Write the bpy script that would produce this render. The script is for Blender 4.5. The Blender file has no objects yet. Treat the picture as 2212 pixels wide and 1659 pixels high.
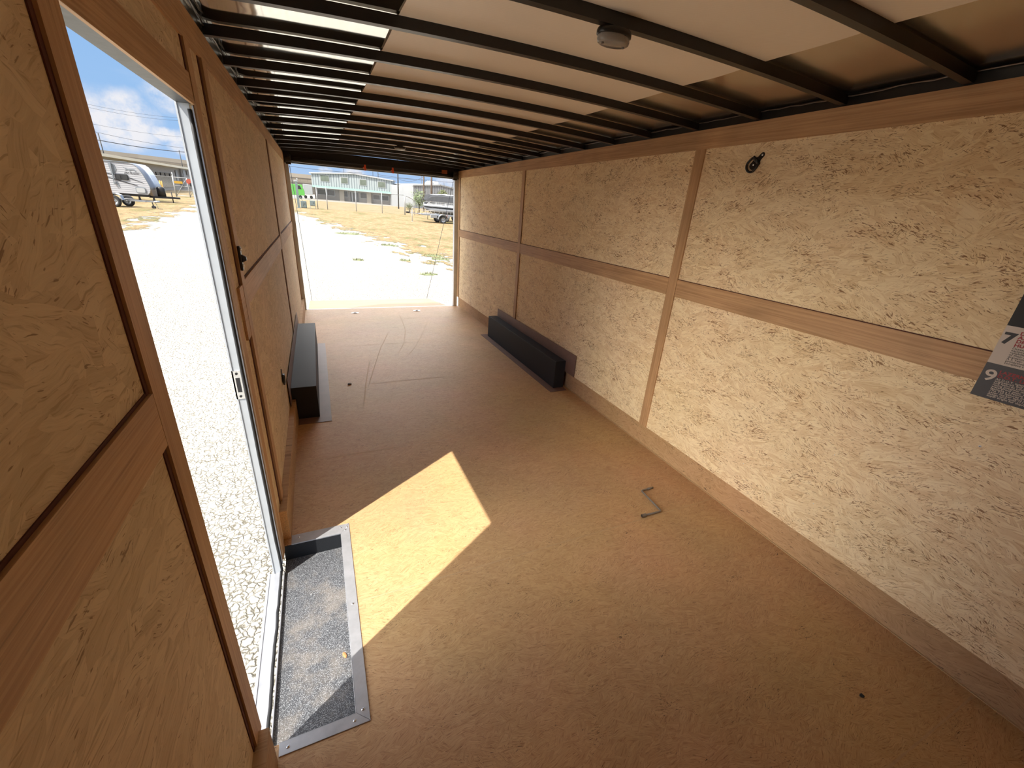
import bpy, bmesh, math, random
from mathutils import Vector, Matrix
random.seed(7)
SC = bpy.context.scene
COL = SC.collection
# ---------------------------------------------------------------- camera
IW, IH, F = 2212.0, 1659.0, 893.4352
def _rot(yaw, pitch, roll):
    y, p, r = (math.radians(a) for a in (yaw, pitch, roll))
    return Matrix.Rotation(y, 3, 'Z') @ Matrix.Rotation(p, 3, 'X') @ Matrix.Rotation(r, 3, 'Y')
CR = _rot(-25.3626, -22.7352, -4.1166)          # columns: right, forward, up
CAM = Vector((0.3095, 0.0, 1.6289))
cd = bpy.data.cameras.new('camera'); cd.sensor_width = 36.0; cd.lens = F / IW * 36.0
cd.clip_start = 0.01; cd.clip_end = 2000
cam = bpy.data.objects.new('camera', cd); COL.objects.link(cam)
cm = Matrix((CR.col[0], CR.col[2], -CR.col[1])).transposed().to_4x4(); cm.translation = CAM
cam.matrix_world = cm; SC.camera = cam
# ---------------------------------------------------------------- view + light
vs = SC.view_settings
SC.display_settings.display_device = 'sRGB'
vs.view_transform = 'Standard'; vs.look = 'None'; vs.gamma = 1.0; vs.use_curve_mapping = False
vs.exposure = 0.45
SC.cycles.max_bounces = 14; SC.cycles.diffuse_bounces = 9; SC.cycles.glossy_bounces = 6
SC.cycles.sample_clamp_indirect = 6.0
sd = bpy.data.lights.new('sun', 'SUN'); sd.energy = 5.8; sd.angle = math.radians(0.53); sd.color = (1.0, 0.95, 0.86)
so = bpy.data.objects.new('sun', sd); COL.objects.link(so)
TOSUN = Vector((-1.08, -0.72, 1.86)).normalized()
so.rotation_euler = TOSUN.to_track_quat('Z', 'Y').to_euler(); so.location = (-6, -4, 12)

def ray(px, py):
    return (CR @ Vector(((px - IW/2)/F, 1.0, -(py - IH/2)/F)))

# ---------------------------------------------------------------- node helpers
class NT:
    def __init__(s, tree): s.t = tree; s.n = tree.nodes; s.l = tree.links
    def new(s, typ, **kw):
        nd = s.n.new(typ)
        for k, v in kw.items():
            if k.startswith('_'): setattr(nd, k[1:], v)
        return nd
    def link(s, a, b): s.l.new(a, b)
    def _set(s, sock, v):
        if hasattr(v, 'is_linked') or isinstance(v, bpy.types.NodeSocket): s.l.new(v, sock)
        elif isinstance(v, (tuple, list)) and sock.type == 'RGBA' and len(v) == 3: sock.default_value = (*v, 1)
        else: sock.default_value = v
    def math(s, op, a, b=0.0, c=0.0, clamp=False):
        m = s.n.new('ShaderNodeMath'); m.operation = op; m.use_clamp = clamp
        for i, v in enumerate((a, b, c)): s._set(m.inputs[i], v)
        return m.outputs[0]
    def vmath(s, op, a, b=(0,0,0), scale=None):
        m = s.n.new('ShaderNodeVectorMath'); m.operation = op
        s._set(m.inputs[0], a); s._set(m.inputs[1], b)
        if scale is not None: s._set(m.inputs['Scale'], scale)
        return m.outputs['Value'] if op in ('DOT_PRODUCT', 'DISTANCE', 'LENGTH') else m.outputs[0]
    def smooth(s, v, a, b, lo=0.0, hi=1.0):
        m = s.n.new('ShaderNodeMapRange'); m.interpolation_type = 'SMOOTHSTEP'
        s._set(m.inputs[0], v); m.inputs[1].default_value = a; m.inputs[2].default_value = b
        m.inputs[3].default_value = lo; m.inputs[4].default_value = hi
        return m.outputs[0]
    def lin(s, v, a, b, lo=0.0, hi=1.0):
        m = s.n.new('ShaderNodeMapRange')
        s._set(m.inputs[0], v); m.inputs[1].default_value = a; m.inputs[2].default_value = b
        m.inputs[3].default_value = lo; m.inputs[4].default_value = hi
        return m.outputs[0]
    def mix(s, f, a, b, blend='MIX'):
        m = s.n.new('ShaderNodeMix'); m.data_type = 'RGBA'; m.blend_type = blend; m.clamp_factor = True
        s._set(m.inputs[0], f); s._set(m.inputs[6], a); s._set(m.inputs[7], b)
        return m.outputs[2]
    def noise(s, vec, scale, detail=3.0, rough=0.5, dim='3D', dist=0.0):
        m = s.n.new('ShaderNodeTexNoise'); m.noise_dimensions = dim
        s._set(m.inputs['Vector'], vec); m.inputs['Scale'].default_value = scale
        m.inputs['Detail'].default_value = detail; m.inputs['Roughness'].default_value = rough
        m.inputs['Distortion'].default_value = dist
        return m.outputs['Fac'], m.outputs['Color']
    def vor(s, vec, scale, feat='F1', dim='3D', rnd=1.0):
        m = s.n.new('ShaderNodeTexVoronoi'); m.feature = feat; m.voronoi_dimensions = dim
        s._set(m.inputs['Vector'], vec); m.inputs['Scale'].default_value = scale
        m.inputs['Randomness'].default_value = rnd
        return m.outputs['Distance'], (m.outputs['Color'] if feat == 'F1' else None)
    def sep(s, v):
        m = s.n.new('ShaderNodeSeparateXYZ'); s._set(m.inputs[0], v); return m.outputs
    def comb(s, x, y, z):
        m = s.n.new('ShaderNodeCombineXYZ')
        for i, v in enumerate((x, y, z)): s._set(m.inputs[i], v)
        return m.outputs[0]
    def rotz(s, v, ang):
        m = s.n.new('ShaderNodeVectorRotate'); m.rotation_type = 'Z_AXIS'
        s._set(m.inputs['Vector'], v); s._set(m.inputs['Angle'], ang); return m.outputs[0]
    def coord(s, which='Object'):
        return s.n.new('ShaderNodeTexCoord').outputs[which]
    def bump(s, h, strength, dist=0.01):
        m = s.n.new('ShaderNodeBump'); m.inputs['Strength'].default_value = strength
        m.inputs['Distance'].default_value = dist; s._set(m.inputs['Height'], h); return m.outputs[0]

def newmat(name):
    m = bpy.data.materials.new(name); m.use_nodes = True
    t = NT(m.node_tree); b = t.n['Principled BSDF']
    return m, t, b
def plain(name, col, rough=0.6, metal=0.0, var=0.0, vscale=20, bump=0.0, spec=0.5):
    m, t, b = newmat(name)
    b.inputs['Roughness'].default_value = rough; b.inputs['Metallic'].default_value = metal
    b.inputs['Specular IOR Level'].default_value = spec
    n, _ = t.noise(t.coord(), vscale, 4, 0.6)
    f = t.lin(n, 0.3, 0.7, 1 - var, 1 + var)
    c = t.vmath('SCALE', tuple(col), scale=f)
    t.link(c, b.inputs['Base Color'])
    if bump: t.link(t.bump(n, bump, 0.004), b.inputs['Normal'])
    return m

# ---------------------------------------------------------------- sky
w = bpy.data.worlds.new('sky'); SC.world = w; w.use_nodes = True
t = NT(w.node_tree); t.n.clear()
dirv = t.vmath('NORMALIZE', t.coord('Generated'))
s3 = t.sep(dirv)
elev = s3[2]
sky = t.mix(t.smooth(elev, 0.0, 0.12), (0.42, 0.58, 0.84), (0.30, 0.50, 0.80))
sky = t.mix(t.smooth(elev, 0.10, 0.55), sky, (0.14, 0.33, 0.72))
nf, nc = t.noise(dirv, 9.0, 6, 0.6)
nd = t.vmath('SUBTRACT', nc, (0.5, 0.5, 0.5))
wd = t.vmath('ADD', dirv, t.vmath('MULTIPLY', nd, (0.05, 0.05, 0.05)))
mask = None
BLOBS = [(206,262,.035),(232,248,.05),(262,243,.045),(220,275,.05),(258,283,.045),(285,272,.025),(345,287,.020),(368,214,.035),(380,224,.03),(285,298,.018),(378,296,.02),(390,322,.02),
         (700,362,.012),(990,398,.03),(760,368,.02),(960,392,.02)]
for (px, py, r) in BLOBS:
    d = ray(px, py).normalized()
    dv = t.vmath('SUBTRACT', wd, tuple(d))
    dv = t.vmath('MULTIPLY', dv, (1, 1, 1.7))
    L = t.vmath('LENGTH', dv)
    b_ = t.smooth(L, r*0.55, r*1.35, 1.0, 0.0)
    mask = b_ if mask is None else t.math('MAXIMUM', mask, b_)
n2, _ = t.noise(dirv, 22.0, 6, 0.65)
mask = t.math('MULTIPLY', mask, t.lin(n2, 0.30, 0.58), clamp=True)
# thin haze streaks + broad high cloud
n3, _ = t.noise(t.vmath('MULTIPLY', dirv, (2, 2, 9)), 2.2, 5, 0.55)
haze = t.math('MULTIPLY', t.smooth(n3, 0.52, 0.8), 0.22)
cl = t.mix(haze, sky, (0.78, 0.80, 0.88))
cl = t.mix(mask, cl, (0.80, 0.80, 0.84))
# added unseen glow low on the left, fills the interior through the side door
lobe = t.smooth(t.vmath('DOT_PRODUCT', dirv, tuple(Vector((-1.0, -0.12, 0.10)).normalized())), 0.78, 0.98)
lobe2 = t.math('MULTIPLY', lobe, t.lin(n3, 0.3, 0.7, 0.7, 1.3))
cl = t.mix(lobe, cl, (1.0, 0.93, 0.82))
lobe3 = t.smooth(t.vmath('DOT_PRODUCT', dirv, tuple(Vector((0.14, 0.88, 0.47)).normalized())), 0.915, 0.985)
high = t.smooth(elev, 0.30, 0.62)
cl = t.mix(t.math('MULTIPLY', high, 0.8), cl, (1.0, 0.97, 0.92))   # added overhead brightness above the view, more fill for yard and interior
cl = t.mix(lobe3, cl, (1.0, 0.97, 0.93))   # added bright sky patch behind the yard, unseen, fills the rear floor
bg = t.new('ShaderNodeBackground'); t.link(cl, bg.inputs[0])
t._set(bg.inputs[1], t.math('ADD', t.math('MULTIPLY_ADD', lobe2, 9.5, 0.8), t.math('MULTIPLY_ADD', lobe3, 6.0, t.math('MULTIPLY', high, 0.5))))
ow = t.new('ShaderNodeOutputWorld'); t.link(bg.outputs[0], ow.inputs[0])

# ---------------------------------------------------------------- mesh helpers
class MB:
    def __init__(s): s.v = []; s.f = []; s.m = []; s.s = []
    def add(s, vs_, fs, mi=0, sm=False):
        o = len(s.v); s.v += [tuple(p) for p in vs_]
        for f in fs: s.f.append([i + o for i in f]); s.m.append(mi); s.s.append(sm)
        return s
    def box(s, x0, x1, y0, y1, z0, z1, mi=0):
        if x0 > x1: x0, x1 = x1, x0
        if y0 > y1: y0, y1 = y1, y0
        if z0 > z1: z0, z1 = z1, z0
        v = [(x0,y0,z0),(x1,y0,z0),(x1,y1,z0),(x0,y1,z0),(x0,y0,z1),(x1,y0,z1),(x1,y1,z1),(x0,y1,z1)]
        return s.add(v, [(0,3,2,1),(4,5,6,7),(0,1,5,4),(1,2,6,5),(2,3,7,6),(3,0,4,7)], mi)
    def hexa(s, b, tp, mi=0):     # bottom quad (ccw), top quad
        return s.add(list(b) + list(tp), [(0,3,2,1),(4,5,6,7),(0,1,5,4),(1,2,6,5),(2,3,7,6),(3,0,4,7)], mi)
    def quad(s, a, b, c, d, mi=0): return s.add([a,b,c,d], [(0,1,2,3)], mi)
    def prism(s, poly, ext, mi=0):   # poly of 3d points, extruded by vector
        n = len(poly); e = Vector(ext); P = [Vector(p) for p in poly]
        vs_ = P + [p + e for p in P]
        fs = [tuple(range(n))[::-1], tuple(range(n, 2*n))] + [(i, (i+1) % n, (i+1) % n + n, i + n) for i in range(n)]
        return s.add(vs_, fs, mi)
    def cyl(s, a, b, r, seg=12, r2=None, mi=0, caps=True, sm=True):
        a, b = Vector(a), Vector(b); d = (b - a); r2 = r if r2 is None else r2
        z = d.normalized(); x = z.orthogonal().normalized(); y = z.cross(x)
        vs_ = []
        for p, rr in ((a, r), (b, r2)):
            for i in range(seg):
                th = 2*math.pi*i/seg; vs_.append(p + x*math.cos(th)*rr + y*math.sin(th)*rr)
        s.add(vs_, [(i, (i+1) % seg, (i+1) % seg + seg, i + seg) for i in range(seg)], mi, sm)
        if caps:
            s.add(vs_[:seg], [tuple(range(seg))[::-1]], mi); s.add(vs_[seg:], [tuple(range(seg))], mi)
        return s
    def tube(s, pts, r, seg=8, mi=0, closed=False):
        P = [Vector(p) for p in pts]; n = len(P); rings = []
        up = None
        for i, p in enumerate(P):
            if closed: d = (P[(i+1) % n] - P[i-1])
            else: d = (P[min(i+1, n-1)] - P[max(i-1, 0)])
            d.normalize()
            if up is None: up = d.orthogonal().normalized()
            x = (up - d*up.dot(d)).normalized(); up = x; y = d.cross(x)
            rings.append([p + x*math.cos(2*math.pi*k/seg)*r + y*math.sin(2*math.pi*k/seg)*r for k in range(seg)])
        vs_ = [q for rg in rings for q in rg]; fs = []
        for i in range(n if closed else n-1):
            j = (i+1) % n
            for k in range(seg): fs.append((i*seg+k, i*seg+(k+1) % seg, j*seg+(k+1) % seg, j*seg+k))
        s.add(vs_, fs, mi, True)
        if not closed:
            s.add(rings[0], [tuple(range(seg))[::-1]], mi); s.add(rings[-1], [tuple(range(seg))], mi)
        return s
    def lathe(s, prof, c, axis='Z', seg=24, mi=0, sx=1.0, sy=1.0):
        # prof: list of (r, h); c centre; axis along which h goes
        c = Vector(c); vs_ = []
        for r, h in prof:
            for k in range(seg):
                a = 2*math.pi*k/seg; p = (math.cos(a)*r*sx, math.sin(a)*r*sy, h)
                if axis == 'X': p = (p[2], p[0], p[1])
                elif axis == 'Y': p = (p[0], p[2], p[1])
                vs_.append(c + Vector(p))
        fs = []
        for i in range(len(prof)-1):
            for k in range(seg): fs.append((i*seg+k, i*seg+(k+1) % seg, (i+1)*seg+(k+1) % seg, (i+1)*seg+k))
        return s.add(vs_, fs, mi, True)
    def build(s, name, mats, parent=None, bevel=0.0, seg=1, matrix=None, fixn=True):
        me = bpy.data.meshes.new(name); me.from_pydata(s.v, [], s.f)
        for p, mi, sm in zip(me.polygons, s.m, s.s): p.material_index = mi; p.use_smooth = sm
        for m in (mats if isinstance(mats, (list, tuple)) else [mats]): me.materials.append(m)
        if fixn:
            bm = bmesh.new(); bm.from_mesh(me); bmesh.ops.remove_doubles(bm, verts=bm.verts, dist=1e-6)
            bmesh.ops.recalc_face_normals(bm, faces=bm.faces); bm.to_mesh(me); bm.free()
        o = bpy.data.objects.new(name, me); COL.objects.link(o)
        if parent: o.parent = parent
        if matrix is not None: o.matrix_world = matrix
        if bevel:
            b = o.modifiers.new('bevel', 'BEVEL'); b.width = bevel; b.segments = seg; b.limit_method = 'ANGLE'; b.angle_limit = math.radians(40)
            b.harden_normals = False
        return o
def tag(o, label=None, cat=None, group=None, kind=None):
    if label: o['label'] = label
    if cat: o['category'] = cat
    if group: o['group'] = group
    if kind: o['kind'] = kind
    return o
def empty(name, label, cat, loc=(0,0,0), rz=0.0, group=None, matrix=None):
    o = bpy.data.objects.new(name, None); COL.objects.link(o); o.empty_display_size = 0.1
    if matrix is not None: o.matrix_world = matrix
    else: o.location = loc; o.rotation_euler = (0, 0, rz)
    return tag(o, label, cat, group)
def struct(o, label=None, cat=None):
    return tag(o, label, cat, None, 'structure')
def copy_tree(o, parent=None):
    c = o.copy(); COL.objects.link(c)
    if parent: c.parent = parent
    for ch in list(o.children): copy_tree(ch, c)
    return c
def box_obj(name, b, mat, parent=None, bevel=0.0):
    return MB().box(*b).build(name, mat, parent, bevel)
# ---------------------------------------------------------------- materials
def osb(name, plane, base, light, dark, fleck, flk=0.5, hue=0.0, fine=False, rough=0.75, blot=0.12, k=1.0):
    m, t, b = newmat(name)
    s = t.sep(t.coord())
    ax = {'yz': (s[1], s[2]), 'xy': (s[0], s[1]), 'xz': (s[0], s[2])}[plane]
    p = t.comb(ax[0], ax[1], 0.0)
    _, wc = t.noise(p, 12, 2, 0.5)
    pw = t.vmath('ADD', p, t.vmath('SCALE', t.vmath('SUBTRACT', wc, (0.5,0.5,0.5)), scale=0.035))
    def layer(i, sc, spread, fx, fy, sx, sy):
        q = t.vmath('ADD', pw, (i*3.7, i*1.9, 0))
        _, vc = t.vor(t.vmath('MULTIPLY', q, (0.7, 1.2, 1)), sc*k, 'F1', '2D'); cs = t.sep(vc)
        r = t.rotz(q, t.math('MULTIPLY', t.math('SUBTRACT', cs[0], 0.5), spread))
        fd, fc = t.vor(t.vmath('MULTIPLY', r, (fx*k, fy*k, 1)), 1.0, 'F1', '2D')
        nf, _ = t.noise(t.vmath('MULTIPLY', t.vmath('ADD', r, vc), (sx*k, sy*k, 1)), 1.0, 3, 0.6, '2D')
        return t.sep(fc), nf, r, cs
    f1, n1, r1, c1 = layer(0, 5.5, 1.1, 7.5, 34, 9, 150)
    f2, n2, r2, c2 = layer(1, 13, 2.2, 15, 62, 16, 240)
    sel = t.math('GREATER_THAN', f2[2], 0.62)
    def mx(a, b_):
        mm = t.n.new('ShaderNodeMix'); mm.data_type = 'FLOAT'; t._set(mm.inputs[0], sel); t._set(mm.inputs[2], a); t._set(mm.inputs[3], b_); return mm.outputs[0]
    tone = mx(f1[0], f2[0]); streak = mx(n1, n2)
    kt, ks_ = (0.45, 1.5) if fine else (0.85, 1.3)
    v = t.math('ADD', t.math('MULTIPLY', t.math('SUBTRACT', streak, 0.5), ks_), t.math('MULTIPLY', t.math('SUBTRACT', tone, 0.5), kt))
    v = t.math('ADD', v, 0.55, clamp=True)
    c = t.mix(v, base, light)
    c = t.mix(t.smooth(streak, 0.42, 0.28, 0, 0.8), c, dark)
    clump, _ = t.noise(t.vmath('MULTIPLY', p, (0.8, 1.6, 1)), 7, 3, 0.65)
    for j, (rr_, sx, sy, off) in enumerate(((r1, 20, 120, 7.3), (r2, 38, 200, 2.9))):
        nf, _ = t.noise(t.vmath('MULTIPLY', t.vmath('ADD', rr_, (off, off, 0)), (sx*k, sy*k, 1)), 1.0, 2.5, 0.55, '2D')
        th = 0.70 - 0.10*flk
        lim = t.math('SUBTRACT', th + 0.055, t.math('MULTIPLY', t.math('SUBTRACT', clump, 0.5), 0.55))
        mk = t.math('MULTIPLY', t.math('SUBTRACT', nf, lim), 28.0, clamp=True)
        c = t.mix(t.math('MULTIPLY', mk, 0.88), c, fleck)
    big, bc = t.noise(p, 1.3, 3, 0.55)
    c = t.mix(blot, c, bc, 'SOFT_LIGHT')
    c = t.vmath('SCALE', c, scale=t.lin(big, 0.25, 0.75, 1-hue, 1+hue))
    t.link(c, b.inputs['Base Color']); b.inputs['Roughness'].default_value = rough
    t.link(t.bump(v, 0.25, 0.002), b.inputs['Normal'])
    return m
def luan(name, axis, c1, c2, rough=0.6):
    m, t, b = newmat(name)
    s = t.sep(t.coord()); k = {'x': (0.8, 60, 60), 'y': (60, 0.8, 60), 'z': (60, 60, 0.8)}[axis]
    p = t.vmath('MULTIPLY', t.coord(), k)
    n, _ = t.noise(p, 2.2, 5, 0.65, dist=0.3)
    n2, _ = t.noise(t.vmath('MULTIPLY', t.coord(), tuple(1.5 if v < 1 else 4 for v in k)), 1.2, 3, 0.5, dist=1.2)
    c = t.mix(t.smooth(n, 0.30, 0.66), c2, c1)
    c = t.vmath('SCALE', c, scale=t.lin(n2, 0.3, 0.7, 0.86, 1.14))
    # fine dark pores
    pn, _ = t.noise(t.vmath('MULTIPLY', t.coord(), tuple(6 if v < 1 else 420 for v in k)), 1.0, 2, 0.5)
    c = t.mix(t.smooth(pn, 0.62, 0.74, 0, 0.5), c, tuple(x*0.5 for x in c2))
    t.link(c, b.inputs['Base Color']); b.inputs['Roughness'].default_value = rough
    return m
M = {}
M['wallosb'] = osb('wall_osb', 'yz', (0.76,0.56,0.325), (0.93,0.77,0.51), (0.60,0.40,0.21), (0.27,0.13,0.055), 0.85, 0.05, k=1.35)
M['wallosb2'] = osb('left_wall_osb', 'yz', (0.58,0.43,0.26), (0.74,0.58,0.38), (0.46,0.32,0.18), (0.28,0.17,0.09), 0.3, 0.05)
M['frontwall'] = osb('front_osb', 'xz', (0.66,0.475,0.265), (0.84,0.66,0.41), (0.50,0.33,0.16), (0.20,0.09,0.035), 0.85, 0.05)
M['kickosb'] = osb('kick_osb', 'yz', (0.40,0.235,0.11), (0.53,0.34,0.18), (0.28,0.15,0.07), (0.08,0.04,0.02), 0.2, 0.05, fine=True, k=1.2)
M['floorosb'] = osb('floor_osb', 'xy', (0.46,0.27,0.125), (0.62,0.41,0.215), (0.31,0.165,0.075), (0.06,0.03,0.015), 0.1, 0.08, fine=True, rough=0.62, blot=0.22, k=2.0)
M['luan'] = luan('luan_board', 'y', (0.56,0.345,0.18), (0.40,0.225,0.105))
M['luanv'] = luan('luan_strip', 'z', (0.54,0.33,0.17), (0.41,0.235,0.11))
M['endgrain'] = plain('cut_edge', (0.62,0.34,0.13), 0.8, 0, 0.25, 160)
M['gapshade'] = plain('dark_red_gap_shade', (0.10,0.03,0.018), 0.8, 0, 0.2, 30)  # dark red strips beside the boards, shade of the gaps painted as colour
M['blacksteel'] = plain('black_painted_steel', (0.012,0.011,0.011), 0.35, 0, 0.3, 30)
M['blackbox'] = plain('black_coated_steel', (0.020,0.022,0.026), 0.6, 0, 0.25, 260, 0.15, 0.3)
M['flange'] = plain('brown_flange', (0.20,0.12,0.095), 0.55, 0, 0.10, 8)
M['rubber'] = plain('black_rubber', (0.012,0.012,0.013), 0.6, 0, 0.2, 40)
M['alu'] = plain('scuffed_aluminium', (0.42,0.43,0.46), 0.42, 0.45, 0.12, 14)
M['galv'] = plain('painted_grey_jamb', (0.50,0.53,0.56), 0.45, 0.15, 0.06, 9)
M['chrome'] = plain('bright_zinc', (0.75,0.76,0.78), 0.25, 1.0, 0.1, 80)
M['whitepaint'] = plain('white_skin', (0.75,0.77,0.80), 0.35, 0, 0.03, 5)
M['orange'] = plain('orange_plastic', (0.72,0.10,0.03), 0.4, 0, 0.1, 30)
M['amber'] = plain('dark_amber', (0.30,0.07,0.02), 0.4, 0, 0.2, 30)
M['greymetal'] = plain('dull_grey_metal', (0.22,0.20,0.19), 0.42, 0.8, 0.15, 60)
M['darkrail'] = plain('dark_head_rail', (0.07,0.07,0.07), 0.45, 0.3, 0.3, 30)
M['rear'] = plain('rear_post_metal', (0.66,0.70,0.74), 0.35, 0.25, 0.15, 3)
M['ply'] = luan('ramp_plywood', 'x', (0.44,0.27,0.105), (0.32,0.18,0.065))
# roof skin: rolled aluminium, a little wavy, mirror-like
m, t, b = newmat('roof_skin'); b.inputs['Metallic'].default_value = 1.0; t.link(t.smooth(t.sep(t.coord())[0], 1.7, 2.0, 0.065, 0.22), b.inputs['Roughness'])
b.inputs["Base Color"].default_value = (0.78, 0.74, 0.67, 1)
n, _ = t.noise(t.vmath('MULTIPLY', t.coord(), (1.2, 3.5, 1)), 1.6, 2, 0.4)
t.link(t.bump(n, 0.12, 0.02), b.inputs['Normal']); M['skin'] = m
# centre blanket strip, finely ribbed matte
m, t, b = newmat('roof_fabric'); b.inputs['Roughness'].default_value = 0.55
s = t.sep(t.coord()); a = t.math('ADD', t.math('MULTIPLY', s[0], 700.0), t.math('MULTIPLY', s[1], 700.0))
wv = t.math('SINE', a); n, _ = t.noise(t.coord(), 2.0, 3)
c = t.mix(t.lin(wv, -1, 1), (0.80,0.71,0.60), (0.88,0.79,0.68)); c = t.vmath('SCALE', c, scale=t.lin(n, .3, .7, .95, 1.05))
t.link(c, b.inputs['Base Color']); M['fabric'] = m
# grit tread in the step well
m, t, b = newmat('grit_tread'); b.inputs['Roughness'].default_value = 0.5
n, _ = t.noise(t.coord(), 420, 2, 0.7); n2, _ = t.noise(t.coord(), 7, 5, 0.65); d_, vc = t.vor(t.coord(), 700, 'F1')
dust = t.smooth(n2, 0.45, 0.68)
c = t.mix(t.smooth(t.sep(vc)[0], 0.78, 0.9), (0.055,0.058,0.066), (0.42,0.44,0.47))
c = t.mix(t.math('MULTIPLY', dust, 0.42), c, (0.30,0.26,0.22))
t.link(c, b.inputs['Base Color']); t.link(t.bump(n, 0.6, 0.002), b.inputs['Normal']); M['grit'] = m
# gravel
m, t, b = newmat('white_gravel'); b.inputs['Roughness'].default_value = 0.9; b.inputs['Specular IOR Level'].default_value = 0.2
co = t.coord(); _, wc = t.noise(co, 20, 3)
q = t.vmath('ADD', co, t.vmath('SCALE', t.vmath('SUBTRACT', wc, (.5,.5,.5)), scale=0.075))
e1, _ = t.vor(q, 27, 'DISTANCE_TO_EDGE', '2D'); f1, vc = t.vor(q, 27, 'F1', '2D'); e2, _ = t.vor(q, 60, 'DISTANCE_TO_EDGE', '2D')
bn, _ = t.noise(co, 0.6, 4, 0.6); fn, _ = t.noise(co, 90, 3, 0.6)
c = t.mix(t.sep(vc)[0], (0.46,0.435,0.385), (0.64,0.62,0.565))
c = t.vmath('SCALE', c, scale=t.lin(bn, 0.3, 0.7, 0.90, 1.06))
ck, _ = t.noise(co, 16, 3, 0.6)
c = t.mix(t.math('MULTIPLY', t.smooth(e1, 0.22, 0.03, 0, 1.0), t.smooth(ck, 0.30, 0.60, 0.40, 1.0)), c, (0.13,0.118,0.092))
c = t.mix(t.smooth(e2, 0.05, 0.0, 0, 0.25), c, (0.30,0.27,0.22))
t.link(c, b.inputs['Base Color'])
sp, _ = t.noise(co, 11, 4, 0.75)
c = t.mix(t.smooth(sp, 0.56, 0.68, 0, 0.5), c, (0.20,0.185,0.15))
t.link(c, b.inputs['Base Color'])
h = t.math('ADD', t.math('MINIMUM', e1, 0.25), t.math('MULTIPLY', fn, 0.12))
t.link(t.bump(h, 0.8, 0.04), b.inputs['Normal']); M['gravel'] = m
# dry grass sheet with ragged, broken margin (attribute 'edge' = metres inside the margin)
def grass(name, edge=True):
    m, t, b = newmat(name); b.inputs['Roughness'].default_value = 0.95; b.inputs['Specular IOR Level'].default_value = 0.1
    co = t.coord(); n1, _ = t.noise(t.vmath('MULTIPLY', co, (1.0, 0.55, 1)), 0.55, 6, 0.65); n2, _ = t.noise(co, 3.0, 6, 0.7); n3, _ = t.noise(co, 22, 4, 0.7); n4, _ = t.noise(t.vmath('MULTIPLY', co, (1.0, 0.45, 1)), 0.9, 4, 0.7)
    c = t.mix(t.smooth(t.math('ADD', t.math('MULTIPLY', n2, 0.6), t.math('MULTIPLY', n3, 0.4)), 0.42, 0.60), (0.235,0.155,0.08), (0.40,0.31,0.175))
    c = t.mix(t.math('MULTIPLY', t.smooth(n1, 0.49, 0.62), t.smooth(n2, 0.40, 0.56)), c, (0.15,0.155,0.06))
    c = t.mix(t.smooth(n3, 0.58, 0.75, 0, .6), c, (0.50,0.45,0.35))
    c = t.mix(t.smooth(n3, 0.46, 0.30, 0, .75), c, (0.12,0.11,0.05))
    t.link(c, b.inputs['Base Color']); t.link(t.bump(n3, 0.8, 0.05), b.inputs['Normal'])
    if edge:
        at = t.new('ShaderNodeAttribute'); at.attribute_name = 'edge'
        e = t.math('ADD', at.outputs['Fac'], t.math('MULTIPLY', t.math('SUBTRACT', n4, 0.5), 9.0))
        e = t.math('ADD', e, t.math('MULTIPLY', t.math('SUBTRACT', n2, 0.5), 4.5))
        t.link(t.smooth(e, 0.0, 0.15), b.inputs['Alpha'])
    return m
M['grass'] = grass('dry_grass'); M['lawn'] = grass('verge_grass', False)
M['concrete'] = plain('pale_concrete', (0.272,0.248,0.211), 0.9, 0, 0.06, 0.7)
def ribbed(name, c1, c2, per):
    m, t, b = newmat(name); s = t.sep(t.coord())
    f = t.math('FRACT', t.math('MULTIPLY', s[0], 1.0/per))
    k = t.smooth(t.math('ABSOLUTE', t.math('SUBTRACT', f, 0.5)), 0.30, 0.42)
    t.link(t.mix(k, c1, c2), b.inputs['Base Color']); b.inputs['Roughness'].default_value = 0.5
    t.link(t.bump(k, 0.7, 0.05), b.inputs['Normal']); return m
M['ribwhite'] = ribbed('ribbed_white_sheet', (0.306,0.340,0.347), (0.163,0.190,0.204), 0.62)
M['ribwhite2'] = ribbed('ribbed_pale_sheet', (0.272,0.279,0.292), (0.177,0.184,0.194), 0.62)
M['ribgrey'] = ribbed('ribbed_grey_sheet', (0.27,0.255,0.24), (0.20,0.19,0.18), 0.5)
M['smoothwhite'] = plain('flat_white_sheet', (0.23,0.24,0.25), 0.6, 0, 0.05, 0.5)
def blocks(name, c1, c2, bw, bh, plane='xz'):
    m, t, b = newmat(name); s = t.sep(t.coord()); br = t.new('ShaderNodeTexBrick')
    t.link(t.comb(s[0], s[2], 0), br.inputs['Vector']); br.inputs['Scale'].default_value = 1.0
    br.inputs['Brick Width'].default_value = bw; br.inputs['Row Height'].default_value = bh; br.inputs['Mortar Size'].default_value = bh*0.06
    br.inputs['Color1'].default_value = (*c1, 1); br.inputs['Color2'].default_value = (*[x*1.08 for x in c1], 1); br.inputs['Mortar'].default_value = (*c2, 1)
    t.link(br.outputs[0], b.inputs['Base Color']); b.inputs['Roughness'].default_value = 0.9; return m
M['block'] = blocks('painted_block', (0.224,0.204,0.184), (0.184,0.167,0.150), 0.4, 0.2)
M['retain'] = blocks('retaining_blocks', (0.272,0.241,0.197), (0.190,0.170,0.136), 2.4, 0.8)
M['parapet'] = plain('tan_parapet', (0.320,0.279,0.224), 0.9, 0, 0.04, 0.3)
M['glassdark'] = plain('dark_glazing', (0.035,0.035,0.035), 0.25, 0, 0.3, 1)
M['glassgreen'] = plain('green_grey_glazing', (0.13,0.15,0.12), 0.3, 0, 0.2, 1)
M['cream'] = plain('cream_roof_edge', (0.62,0.58,0.46), 0.6)
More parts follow.
